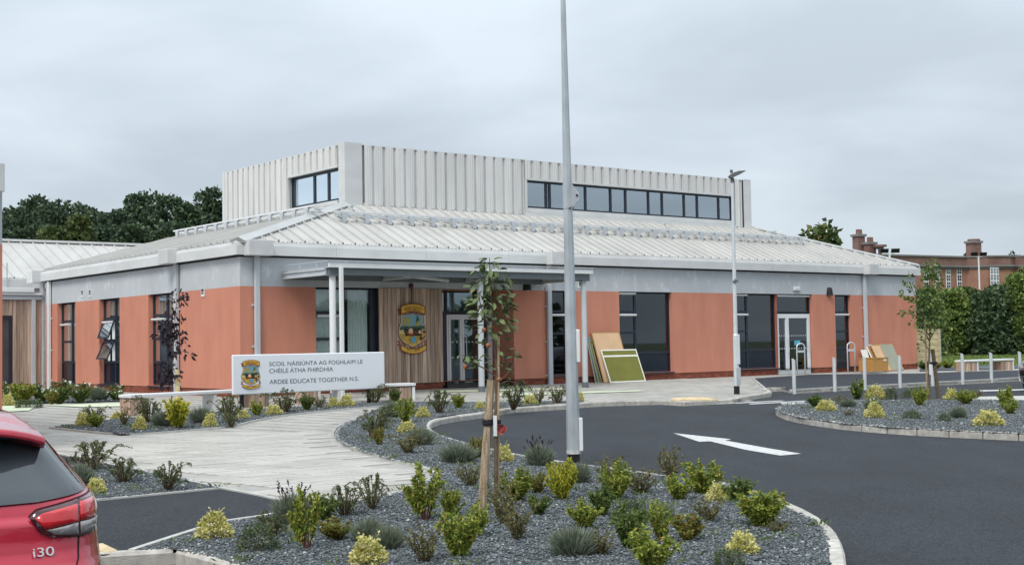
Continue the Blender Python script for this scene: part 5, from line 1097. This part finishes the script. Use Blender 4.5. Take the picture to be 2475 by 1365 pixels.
# small self-sown sprigs between the shrubs
P=[];D=[]
for key,n_,sz in (('A',95,.05),('C',14,.05),('E',30,.07),('D',26,.07)):
    pts=np.array([(p[0],p[1]) for p in beds[key]]); mn,mx_=pts.min(0),pts.max(0); c=0
    while c<n_:
        x,y=rng.uniform(mn,mx_)
        if not inpoly(np.array([x]),np.array([y]),beds[key])[0]: continue
        c+=1; m_=int(rng.integers(6,22)); r_=rng.uniform(.03,.11); q=rng.normal(size=(m_,3))*np.array([r_,r_,.0]); P.append(q+np.array([x,y,gz(x,y)+.03])); D.append(np.stack([q[:,0]*8,q[:,1]*8,rng.uniform(.3,1.2,m_)],1)+rng.normal(size=(m_,3))*.3)
V,F=leaves(np.concatenate(P),np.concatenate(D),rng.uniform(.03,.10,sum(len(p) for p in P)),.016,.15,.1); ob('weeds',npmesh('weeds',V,F,'lf_mid'),None,'stuff')
# ------------------------------------------------------------------ young apple tree and stake in the front bed
sb,stp=G(1164,1240),WD(1187,917,13.05); dz=Vector((0,0,0))
st=thing('tree_stake','round pale timber stake with black strap beside the young apple tree','stake',sb)
m=MB(); tp_=stp-sb; pts=[tp_*t for t in (-.06,0,.2,.4,.6,.8,1.0)]; m.tube(pts,[.043,.045,.043,.044,.041,.041,.04],10); m.build('post','stake',st,smooth=True)
tb_=G(1200,1236); toff=lambda u,v,dy=0.:WD(u,v,13.0+dy)-tb_
m=MB(); z=WD(1182,1020,13.).z-sb.z; c=tp_*(z/tp_.z); m.lathe([(.056,z-.03),(.06,z-.02),(.06,z+.02),(.056,z+.03)],12,(c.x,c.y)); e_=WD(1206,1020,13.0)-sb; m.box((c.x,c.y-.02,z-.018),(e_.x+.02,e_.y+.02,z+.022)); m.build('strap','black_plastic',st)
cn=thing('bamboo_cane','thin bamboo cane tied to the young apple tree','cane',G(1204,1232)); cb_=G(1204,1232); m=MB(); m.tube([Vector((0,0,-.05)),WD(1204,1000,13.)-cb_,WD(1205,813,13.)-cb_],.013,6); m.build('rod','cane',cn)
at=thing('apple_tree','slender young apple tree with red apples tied to a stake in the front bed','tree',tb_)
trunk=[Vector((0,0,-.05)),toff(1199,1150),toff(1198,1040),toff(1200,930),toff(1202,905)]
lead=[toff(1202,905),toff(1197,850),toff(1190,780),toff(1186,700),toff(1184,650),toff(1183,622)]
brs=[[toff(1203,915),toff(1215,870,.05),toff(1228,820,.08),toff(1230,760,.1),toff(1227,728,.1),toff(1222,716,.1)],[toff(1202,912),toff(1175,892,-.05),toff(1150,880,-.08),toff(1132,868,-.1),toff(1118,858,-.1)],[toff(1204,925),toff(1225,905,.1),toff(1238,880,.15),toff(1246,840,.18)],[toff(1200,930),toff(1228,920,.1),toff(1250,925,.15),toff(1262,940,.2)],[toff(1192,800),toff(1172,770,-.1),toff(1160,730,-.15),toff(1158,705,-.15)]]
m=MB(); m.tube(trunk,[.022,.020,.018,.016,.015],8); m.tube(lead,[.015,.013,.011,.008,.006,.003],6); m.build('trunk','bark',at)
for b in brs: m=MB(); m.tube(b,list(np.linspace(.009,.003,len(b))),5); m.build('branch','bark',at)
lm=MB(); q=[]; n=5
for k in range(n+1): t=k/n; w=.5*math.sin(math.pi*min(1,t*.96+.03))**.8*.42; dr=-.28*t*t; q.append(((t,w,dr+.10),(t,0,dr),(t,-w,dr+.10)))
for a,b in zip(q,q[1:]): lm.quad(a[0],b[0],b[1],a[1]); lm.quad(a[1],b[1],b[2],a[2])
M('lf_single',(.125,.165,.07),.55,.3,9,objr=.38,spec=.25); lme=lm.mesh('leaf','lf_single',True)
def addleaf(p,d,s):
    o=ob('leaf',lme,at); d=Vector(d).normalized(); o.location=p; o.rotation_euler=(d.to_track_quat('X','Z')@Matrix.Rotation(random.uniform(-.7,.7),3,'X').to_quaternion()).to_euler(); o.scale=(s,s,s)
def onpath(p,t): x=t*(len(p)-1); i=min(int(x),len(p)-2); return p[i].lerp(p[i+1],x-i)
def sprig(path,n,t0,t1,rad,smin=.06,smax=.105):
    for k in range(n):
        t=random.uniform(t0,t1); p=onpath(path,t); a=random.uniform(0,6.28); r=rad*random.random()**.6; off=Vector((math.cos(a)*r,math.sin(a)*r,random.uniform(-.5,.3)*rad)); addleaf(p+off,(math.cos(a),math.sin(a),random.uniform(-.9,.45)),random.uniform(smin,smax))
sprig(lead,18,.74,1.,.06,.065,.10); sprig(lead,125,.32,.82,.19,.065,.11); sprig(lead,30,.05,.40,.12); sprig(brs[0],34,.45,1.,.07); sprig(brs[1],22,.4,1.,.06); sprig(brs[2],10,.4,1.,.05); sprig(brs[3],16,.4,1.,.06); sprig(brs[4],34,.3,1.,.11)
for u,v,dy in ((1184,792,-.1),(1170,797,-.12),(1180,834,-.08),(1125,886,-.12),(1206,916,.0)):
    m=MB(); c=toff(u,v,dy); m.loft([[(c.x+r*.8*math.cos(a),c.y+r*math.sin(a),c.z+z) for a in np.linspace(0,6.28,9)[:-1]] for r,z in ((.004,-.026),(.021,-.02),(.03,0),(.025,.018),(.006,.02))]); m.build('apple','apple',at,smooth=True)
m=MB(); c=toff(1197,1028); m.box((c.x-.018,c.y-.035,c.z-.1),(c.x+.018,c.y-.03,c.z+.1)); m.build('name_tag','white_metal',at)
m=MB(); c=toff(1212,1036,-.05); 
for k in range(16): a=k*2.4; r_=.012+.0022*k; q=c+Vector((r_*math.cos(a),random.uniform(-.02,.02),r_*math.sin(a))); d_=Vector((math.cos(a+1),-.4,math.sin(a+1)))*.018; e_=Vector((-math.sin(a),.5,math.cos(a)))*.012; m.add([q-d_-e_,q+d_-e_,q+d_+e_,q-d_+e_],[(0,1,2,3)])
m.build('red_blossom','red_bloom',at)
# ------------------------------------------------------------------ purple leaved tree and dark leaved island tree
def young(name,label,base,Y,trunkpx,blobs,mat,leaf,branches,rbase=.02):
    b=G(*base); t=thing(name,label,'tree',b); P=lambda u,v,d=0:WD(u,v,Y+d)-b
    m=MB(); pts=[Vector((0,0,-.05))]+[P(*q) for q in trunkpx]; m.tube(pts,list(np.linspace(rbase,.005,len(pts))),6); m.build('trunk','bark',t)
    for br in branches: m=MB(); pts=[P(*q) for q in br]; m.tube(pts,list(np.linspace(rbase*.55,.004,len(pts))),5); m.build('branch','bark',t)
    PP=[];DD=[]
    for u,v,ru,rv,n in blobs:
        c=np.array(P(u,v)); k=Y/FPX; q=unit(rng.normal(size=(n,3)))*rng.uniform(.1,1,(n,1))**.5; PP.append(c+q*np.array([ru*k,ru*k,rv*k])); DD.append(q+np.array([0,0,-.35])+rng.normal(size=(n,3))*.5)
    V,F=leaves(np.concatenate(PP),np.concatenate(DD),leaf*rng.uniform(.7,1.25,sum(x[4] for x in blobs)),leaf*.62,.18,.2); ob('crown',npmesh('crown',V,F,mat),t,'stuff'); return t
bp_=G(414,988)
young('purple_tree','slim young tree with dark purple leaves before the left wall','x' and (414,988),bp_.y,[(416,930),(418,860),(422,790),(427,720)],[(418,740,18,34,26),(436,714,20,14,14),(440,735,10,30,12),(408,790,30,30,70),(400,808,26,22,40),(418,835,20,30,40),(432,800,22,40,34),(408,895,24,26,44),(400,915,22,20,22),(420,905,16,16,26),(448,845,12,18,7),(455,862,10,10,5),(398,790,12,10,12)],'lf_purple',.125,[[(418,860),(435,850),(452,848)],[(419,845),(402,812)],[(417,880),(400,908)]],.02)
ps=thing('tree_stake','pale timber stake beside the purple leaved tree','stake',G(431,988)); q=G(431,988); m=MB(); m.tube([Vector((0,0,-.1)),WD(428,893,q.y)-q],.055,8); m.build('post','fence_wood',ps); m=MB(); c=WD(428,908,q.y)-q; m.box((c.x-.16,c.y-.07,c.z-.02),(c.x+.07,c.y+.06,c.z+.025)); m.build('strap','black_plastic',ps)
ib=G(2246,968)
young('young_tree','young dark leaved tree tied between stakes in the gravel island',(2246,968),ib.y,[(2246,900),(2246,850),(2247,820),(2250,760),(2252,700),(2252,640)],[(2252,650,20,26,120),(2252,690,26,26,150),(2250,725,30,28,150),(2196,678,14,22,34),(2186,708,14,10,20),(2212,716,20,18,46),(2226,745,22,30,80),(2190,752,20,8,30),(2240,775,42,18,120),(2272,770,24,26,80),(2262,740,24,30,80),(2235,810,14,18,16),(2226,838,10,14,9),(2280,785,14,12,24)],'lf_mid',.10,[[(2247,825),(2236,800),(2226,770)],[(2247,820),(2262,795),(2276,765)],[(2248,800),(2222,740),(2197,680)],[(2247,812),(2215,765),(2184,752)],[(2247,850),(2236,830),(2226,815)]],.03)
for (u,v),(u2,v2),r,lab in (((2270,966),(2254,844),.05,'dark timber stake leaning right of the island tree'),((2241,968),(2236,770),.022,'thin pale pole left of the island tree')):
    q=G(u,v); t=thing('tree_stake',lab,'stake',q); m=MB(); m.tube([Vector((0,0,-.1)),WD(u2,v2,q.y)-q],r,8); m.build('post','stake' if r<.03 else 'bark',t)
    if r>.03: c=WD(2258,877,q.y)-q; e_=WD(2240,877,q.y)-q; m=MB(); m.box((e_.x,c.y-.07,c.z-.03),(c.x+.06,c.y+.07,c.z+.03)); m.build('strap','black_plastic',t)
m=MB(); t=thing('tree_guard','white plastic guard on the trunk of the island tree','tree guard',G(2251,968)); q=G(2251,968); z0=WD(2251,905,q.y).z-q.z; z1=WD(2251,880,q.y).z-q.z; m.lathe([(.035,z0),(.04,z1)],10); m.build('sleeve','white_metal',t)
# ------------------------------------------------------------------ trees beyond
def blob_tree(name,label,u,vtop,wpx,Y,mat,group,n=5200,leaf=.55,low=.12,seed=0,squash=1.,zbase=.2,vbase=None,sparse=False):
    r=np.random.default_rng(seed+5); tp=WD(u,vtop,Y); Hh=tp.z-zbase; Wm=wpx*Y/FPX; t=thing(name,label,'tree' if name!='hedge_bush' else 'hedge',(tp.x,Y,zbase),0,group)
    nb=16 if not sparse else 11; P=[];D=[]; a0=r.uniform(0,6.28)
    for k in range(nb):
        f=(k+.5)/nb; z=low+(.93-low)*f; wr=.5*math.sin(math.pi*(.18+.74*f))**.7; a=a0+k*2.4; rr=wr*r.uniform(.35,.75); c=np.array([math.cos(a)*rr*Wm,math.sin(a)*rr*Wm,z*Hh]); br=np.array([Wm*.27,Wm*.27,Hh*.14])*r.uniform(.75,1.2)
        c[2]=min(c[2],Hh-br[2]*.95)
        m_=n//nb; q=unit(r.normal(size=(m_,3))); lump=1+.16*np.sin(q[:,:1]*7+k)*np.cos(q[:,1:2]*6-k)+.12*np.sin(q[:,2:]*9+k); rad=r.uniform(.55 if not sparse else .2,1.05,(m_,1))**.5*lump; P.append(c+q*br*rad); D.append(q+r.normal(size=(m_,3))*.7+np.array([0,0,.25]))
    global rng; kp=rng; rng=r; V,F=leaves(np.concatenate(P),np.concatenate(D),leaf*r.uniform(.6,1.3,len(np.concatenate(P))),leaf*.75,.15,.1); rng=kp; ob('crown',npmesh('crown',V,F,mat),t,'stuff')
    m=MB(); m.tube([(0,0,-.5),(.1,0,Hh*.3),(0,.1,Hh*.7)],[Hh*.03,Hh*.02,Hh*.008],7); m.build('trunk','bark',t)
    for k in range(3): a=k*2.1; m=MB(); m.tube([(.05,0,Hh*.35),(math.cos(a)*Wm*.2,math.sin(a)*Wm*.2,Hh*.6),(math.cos(a)*Wm*.33,math.sin(a)*Wm*.33,Hh*.75)],[Hh*.012,Hh*.008,Hh*.003],5); m.build('branch','bark',t)
    return t
GT='dark trees on the left skyline'
for k,(u,vt,w,Y,mt,l) in enumerate([
(-10,520,120,116,'lf_far','dark tree at the left frame edge behind the front wing'),
(78,474,120,128,'lf_far','dark rounded tree topping the left skyline above the ribbed roof'),
(40,505,120,120,'lf_far','dark tree just right of the front wing gutter box'),
(145,489,130,117,'lf_far','broad dark tree right of the topmost left tree'),
(212,497,130,121,'lf_far','dark tree at the middle of the long left crown line'),
(272,508,120,112,'lf_far','dark tree where the left crown line dips'),
(342,470,115,124,'lf_far','tall dark tree right of the dip in the skyline'),
(400,475,120,119,'lf_far','tall dark tree centred above the left roof slope'),
(452,492,100,114,'lf_far','dark tree in the notch left of the lantern'),
(512,456,110,121,'lf_far','tallest dark tree touching the left end of the lantern'),
(70,545,140,104,'lf_far','low dark tree above the ribbed roof ridge, far left'),
(250,548,140,103,'lf_far','low dark tree above the ribbed roof ridge, middle'),
(330,545,140,101,'lf_far','low dark tree above the meeting of both roofs'),
(430,540,140,102,'lf_far','low dark tree behind the snow guard end'),
(186,520,72,94,'lf_far2','lighter green pointed tree in front of the dark skyline trees'),
(125,552,80,93,'lf_far2','lighter green low tree left of the pointed one')]): blob_tree('woodland_tree',l,u,vt,w,Y,mt,GT,seed=k*3,n=11000 if mt=='lf_far' else 6000,leaf=.42 if mt=='lf_far' else .38,low=.1)
blob_tree('garden_tree','leafy tree showing above the right roof edge',1985,543,105,92,'lf_hedge','trees beyond the school',n=2600,leaf=.5,seed=77,low=.3,sparse=True)
blob_tree('garden_tree','treetop left of the third brick chimney',2345,606,36,112,'lf_far',GT if 0 else 'trees beyond the school',n=900,leaf=.5,seed=78,low=.3,sparse=True)
blob_tree('garden_tree','pale treetop behind the bay of the brick building',2450,608,50,118,'lf_far2','trees beyond the school',n=900,leaf=.45,seed=79,low=.3,sparse=True)
GH='overgrown hedge bushes behind the lawn'
for k,(u,vt,w,Y,l) in enumerate([(2205,700,80,84,'hedge bush directly behind the right end of the school'),(2248,698,80,83,'hedge bush behind the island tree'),(2296,699,84,82,'hedge bush right of the island tree'),(2338,696,84,83,'hedge bush below the paired bay window'),(2378,702,84,81.5,'hedge bush in the middle of the hedge'),(2418,690,84,82,'hedge bush below the brown rain pipe'),(2456,662,84,82,'tall hedge bush at the right frame edge'),(2500,640,90,83,'tallest hedge bush leaving the frame at right')]):
    blob_tree('hedge_bush',l,u,vt,w*1.15,Y,('lf_hedge','lf_hedge2','lf_hedge3')[(k*2+(k>4))%3],GH,n=8500,leaf=.24,low=.02,seed=200+k)
for u,v0,v1,l in ((2290,830,867,'thin dark stem standing on the lawn left of the far bench'),(2354,828,861,'thin dark stem standing on the lawn behind the far bench')):
    p=G(u,v1); t=thing('sapling',l,'sapling',p,0,'saplings on the lawn'); h=(v1-v0)*p.y/FPX; m=MB(); m.tube([(0,0,-.1),(.02,0,h*.6),(0,0,h)],[.05,.045,.03],6); m.build('trunk','bark',t); V,F=leaves(rng.normal(size=(60,3))*np.array([.12,.12,.25])+np.array([0,0,h]),rng.normal(size=(60,3)),.14,.08); ob('crown',npmesh('crown',V,F,'lf_hedge'),t,'stuff')
# far woodland on the other side of the road, seen only as reflections in the school windows
def wood_line():
    P=[];D=[]
    for k in range(46):
        a=math.radians(82+k*3.5); R_=95+random.uniform(-8,14); h=random.choice((4,6,9,11,14)); c=np.array([math.sin(a)*R_,math.cos(a)*R_,h*.5]); n=420; q=unit(rng.normal(size=(n,3))); P.append(c+q*np.array([7,7,h*.5])*rng.uniform(.8,1.05,(n,1))); D.append(q+rng.normal(size=(n,3))*.5)
    V,F=leaves(np.concatenate(P),np.concatenate(D),1.6,1.3,.15,.1); ob('woods',npmesh('woods',V,F,'lf_far'),None,'stuff')
wood_line()
# ------------------------------------------------------------------ cars
M('car_red',(.50,.016,.042),.28,.02,1,metal=.25,coat=1.,spec=.5); M('car_black',(.008,.009,.011),.25,.02,1,metal=.2,coat=1.,spec=.5)
M('car_glass',(.045,.055,.062),.04,.05,1,spec=.7); M('tyre',(.02,.02,.022),.85,.1); M('rim',(.45,.46,.48),.35,.05,metal=.8)
M('lamp_red',(.60,.012,.018),.08,.1,6,spec=.6,coat=1); M('lamp_dark',(.045,.004,.008),.12,.1,spec=.6,coat=1); M('lamp_clear',(.27,.255,.25),.08,.18,22,spec=.7,coat=1); M('chrome',(.82,.83,.84),.18,.02,metal=.6); M('shut_line',(.015,.004,.006),.7,.1); M('plastic_trim',(.02,.02,.022),.55,.1)
SL=[(.16,.36,4.02,.74,6),(.22,.26,4.12,.80,6),(.30,.10,4.25,.86,6),(.45,.03,4.30,.885,6),(.58,.015,4.32,.894,6),(.66,.02,4.31,.897,6),(.70,.035,4.30,.897,6),(.74,.075,4.28,.896,6),(.80,.105,4.22,.894,6),(.86,.115,4.15,.890,6),(.92,.12,3.95,.885,6),(.96,.125,3.70,.879,6),(1.00,.135,3.42,.868,6),(1.04,.15,3.22,.848,6),(1.08,.18,3.08,.812,6),(1.15,.255,2.92,.758,5.6),(1.22,.325,2.76,.702,5.4),(1.29,.40,2.58,.650,5.2),(1.35,.465,2.40,.602,5),(1.39,.52,2.26,.562,4.6),(1.42,.58,2.10,.52,4.2),(1.44,.70,1.95,.50,4),(1.452,.95,1.75,.40,3.6),(1.456,1.2,1.55,.2,3)]
_z=[s[0] for s in SL]
def sl(z): return [float(np.interp(z,_z,[s[k] for s in SL])) for k in (1,2,3,4)]
def yrear(x,z): a,b,w,n=sl(z); q=min(.995,abs(x)/w); return (a+b)/2-(b-a)/2*(1-q**n)**(1/n)
def yfront(x,z): a,b,w,n=sl(z); q=min(.995,abs(x)/w); return (a+b)/2+(b-a)/2*(1-q**n)**(1/n)
def xside(y,z): a,b,w,n=sl(z); q=min(.995,abs(y-(a+b)/2)/((b-a)/2)); return w*(1-q**n)**(1/n)
def patch(poly,fn,off,step=.035):
    bm=bmesh.new(); f=bm.faces.new([bm.verts.new((a,0,b)) for a,b in poly]); bmesh.ops.triangulate(bm,faces=[f])
    for ax in (0,2):
        lo=min(v.co[ax] for v in bm.verts); hi=max(v.co[ax] for v in bm.verts); k=lo+step
        while k<hi-1e-4:
            co=[0,0,0]; co[ax]=k; no=[0,0,0]; no[ax]=1; bmesh.ops.bisect_plane(bm,geom=bm.verts[:]+bm.edges[:]+bm.faces[:],plane_co=co,plane_no=no); k+=step
    for v in bm.verts: v.co=fn(v.co.x,v.co.z,off)
    return bm
def pbuild(name,poly,fn,off,mat,parent,thick=0,step=.035):
    bm=patch(poly,fn,off,step); me=bpy.data.meshes.new(name); bm.to_mesh(me); bm.free(); me.materials.append(MM[mat]); me.polygons.foreach_set('use_smooth',[True]*len(me.polygons)); o=ob(name,me,parent)
    if thick: s=o.modifiers.new('solid','SOLIDIFY'); s.thickness=thick; s.offset=0
    return o
RR=lambda x,z,o:Vector((x,yrear(x,z)-o,z)); FF=lambda x,z,o:Vector((x,yfront(x,z)+o,z))
SR=lambda y,z,o:Vector((xside(y,z)+o,y,z)); SLf=lambda y,z,o:Vector((-xside(y,z)-o,y,z))
def line(name,pts,w,fn,off,mat,parent):
    m=MB(); L=[]; n=len(pts)
    P=[]
    for a,b in zip(pts,pts[1:]):
        for k in range(8): t=k/8; P.append((a[0]*(1-t)+b[0]*t,a[1]*(1-t)+b[1]*t))
    P.append(pts[-1]); Q=[]
    for i,p in enumerate(P):
        a=P[max(0,i-1)]; b=P[min(len(P)-1,i+1)]; d=Vector((b[0]-a[0],b[1]-a[1])).normalized(); Q.append((fn(p[0]-d.y*w/2,p[1]+d.x*w/2,off),fn(p[0]+d.y*w/2,p[1]-d.x*w/2,off)))
    for a,b in zip(Q,Q[1:]): m.quad(a[0],b[0],b[1],a[1])
    return m.build(name,mat,parent)
def car(label,cat,loc,rot,paint,badge=False):
    t=thing('parked_car',label,cat,loc,rot); NS=96
    zs=sorted(set(_z+list(np.arange(.3,1.44,.03)))); rings=[]
    for z in zs:
        a,b,w,n=sl(z); R=[]
        for k in range(NS):
            an=2*math.pi*k/NS; c,s=math.cos(an),math.sin(an); R.append((w*math.copysign(abs(c)**(2/n),c),(a+b)/2+(b-a)/2*math.copysign(abs(s)**(2/n),s),z))
        rings.append(R)
    m=MB(); m.loft(rings); body=m.build('body',paint,t,smooth=True)
    # spoiler over the rear glass
    m=MB(); R=[]
    for x in np.linspace(-.57,.57,15):
        e=abs(x/.57)**3; y0=.215+.16*e; zt=1.415-.06*e-.02*(x/.63)**2; R.append([(x,y0,zt-.035),(x,y0+.01,zt),(x,.55,zt+.03-.01*e),(x,.80,zt+.045-.02*e),(x,.60,zt-.06),(x,.42,zt-.06)])
    m.loft(R); m.build('spoiler',paint,t,smooth=False,bevel=.012)
    m=MB(); R=[]
    for x in np.linspace(-.55,.55,11): e=abs(x/.57)**3; R.append([(x,.235+.16*e,1.374-.06*e),(x,.50,1.345-.06*e),(x,.50,1.335-.06*e),(x,.235+.16*e,1.366-.06*e)])
    m.loft(R); m.build('spoiler_underside','plastic_trim',t)
    pbuild('rear_window',[(-.80,1.075),(-.5,1.045),(0,1.035),(.5,1.045),(.80,1.075),(.750,1.15),(.668,1.26),(.602,1.345),(-.602,1.345),(-.668,1.26),(-.750,1.15)],RR,.014,'car_glass',t,0,.02)
    m=MB(); R=[]
    for x in np.linspace(0,.28,6): z=1.06+.03*(1-x/.28); y=yrear(x,z); R.append([(x,y-.045,z-.012),(x,y-.045,z+.022*(1-x/.4)),(x,y-.02,z+.022*(1-x/.4)),(x,y-.02,z-.012)])
    m.loft(R); m.build('rear_wiper','plastic_trim',t)
    for s in (1,-1):
        S=lambda P:[(s*a,b) for a,b in P]; rv=lambda P:P if s>0 else P[::-1]
        h=pbuild('tail_light',S([(.455,.975),(.49,1.003),(.60,1.022),(.70,1.038),(.80,1.048),(.845,1.025),(.873,.98),(.882,.93),(.878,.872),(.80,.862),(.70,.858),(.56,.876),(.50,.905)]),RR,.010,'lamp_dark',t,.006)
        pbuild('red_lens',S([(.48,.972),(.52,.992),(.60,1.006),(.693,1.02),(.693,.935),(.53,.915)]),RR,.017,'lamp_red',h,.004); pbuild('red_lens',S([(.706,1.026),(.80,1.034),(.832,1.015),(.86,.96),(.866,.94),(.80,.935),(.706,.937)]),RR,.017,'lamp_red',h,.004)
        pbuild('clear_lens',S([(.535,.91),(.693,.929),(.693,.873),(.575,.885)]),RR,.017,'lamp_clear',h,.004); pbuild('clear_lens',S([(.706,.931),(.80,.929),(.868,.932),(.868,.885),(.80,.876),(.706,.873)]),RR,.017,'lamp_clear',h,.004)
        line('shut_line',S([(.699,1.04),(.699,.86),(.690,.76),(.66,.69),(.58,.655),(.3,.645),(0,.645)]),.007,RR,.003,'shut_line',t)
        line('shut_line',S([(.455,.98),(.49,1.010),(.70,1.045),(.80,1.056),(.86,1.06)]),.007,RR,.004,'shut_line',t)
        line('bumper_crease',S([(.5,.60),(.70,.615),(.86,.66)]),.010,RR,.003,'shut_line',t)
        sd=SR if s>0 else SLf
        pbuild('side_window',[(.42,1.10),(.60,1.22),(.80,1.33),(1.45,1.375),(2.05,1.36),(2.55,1.24),(2.95,1.09)],sd,.006,'car_glass',t)
        for y in (.82,3.42):
            m=MB(); x0=.66; R=[]; W_h=MB()
            for r,x in ((.20,x0),(.295,x0),(.318,x0+.03),(.318,x0+.19),(.295,x0+.215),(.20,x0+.20)): R.append([(s*x,y+r*math.cos(a),.318+r*math.sin(a)) for a in np.linspace(0,2*math.pi,29)[:-1]])
            m.loft(R); wh=m.build('wheel','tyre',t,smooth=True); q=MB(); q.loft([[(s*(x0+d),y+r*math.cos(a),.318+r*math.sin(a)) for a in np.linspace(0,2*math.pi,25)[:-1]] for r,d in ((.2,.17),(.19,.205),(.05,.19),(.02,.2))]); q.build('rim','rim',wh)
            q=MB(); q.loft([[(s*(xx),y+.365*math.cos(a),.318+.365*math.sin(a)) for a in np.linspace(0,2*math.pi,33)[:-1]] for xx in (.60,.888)]); q.build('wheel_arch','plastic_trim',t)
        pbuild('headlight',S([(.50,.70),(.62,.78),(.80,.80),(.85,.74),(.80,.68)]),FF,.006,'lamp_clear',t)
        m=MB(); m.box((s*.86,2.74,.98),(s*.97,2.84,1.10)); m.build('wing_mirror',paint,t,bevel=.03)
    pbuild('windscreen',[(-.68,1.08),(.68,1.08),(.56,1.36),(-.56,1.36)],FF,.006,'car_glass',t); pbuild('grille',[(-.42,.42),(.42,.42),(.48,.66),(-.48,.66)],FF,.006,'plastic_trim',t)
    if badge:
        me=text_mesh('i30',.100,.043,'chrome',.004); o=ob('badge',me,t); z=.790; x=.470; o.location=(x,yrear(x,z)-.010,z); o.rotation_euler=(math.pi/2-.15,0,math.atan2(yrear(x+.12,z)-yrear(x,z),.12))
    return t
RC=(-2.672,6.06,-.12); RROT=math.radians(28)
car('red hatchback seen from behind at the lower left corner','car',RC,RROT,'car_red',True)
q=G(2528,950,-.1); fx_=Vector((q.x,q.y)); ang=math.radians(38+52)   # nose points to the left
car('black car whose nose enters at the right frame edge','car',(q.x+4.32*math.cos(math.radians(38)),q.y+4.32*math.sin(math.radians(38))+.35,gz(q.x+2,q.y+1.5)-.1),math.radians(38+90),'car_black')
# gully grate by the kerb
p=G(275,1357,-.1); t=thing('drain_grate','grey iron drain grate by the kerb beside the red car','drain',(p.x,p.y,gz(p.x,p.y)-.094),math.radians(12))
m=MB(); m.box((-.22,-.22,-.01),(.22,.22,.002)); m.build('pit','dark_gap',t)
m=MB(); m.box((-.22,-.22,.003),(-.19,.22,.02)); m.box((.19,-.22,.003),(.22,.22,.02)); m.box((-.19,-.22,.003),(.19,-.19,.02)); m.box((-.19,.19,.003),(.19,.22,.02)); m.build('frame','far_stone',t)
for k in range(7): m=MB(); x=-.17+k*.05; m.box((x,-.19,.003),(x+.026,.19,.018)); m.build('bar','far_stone',t)
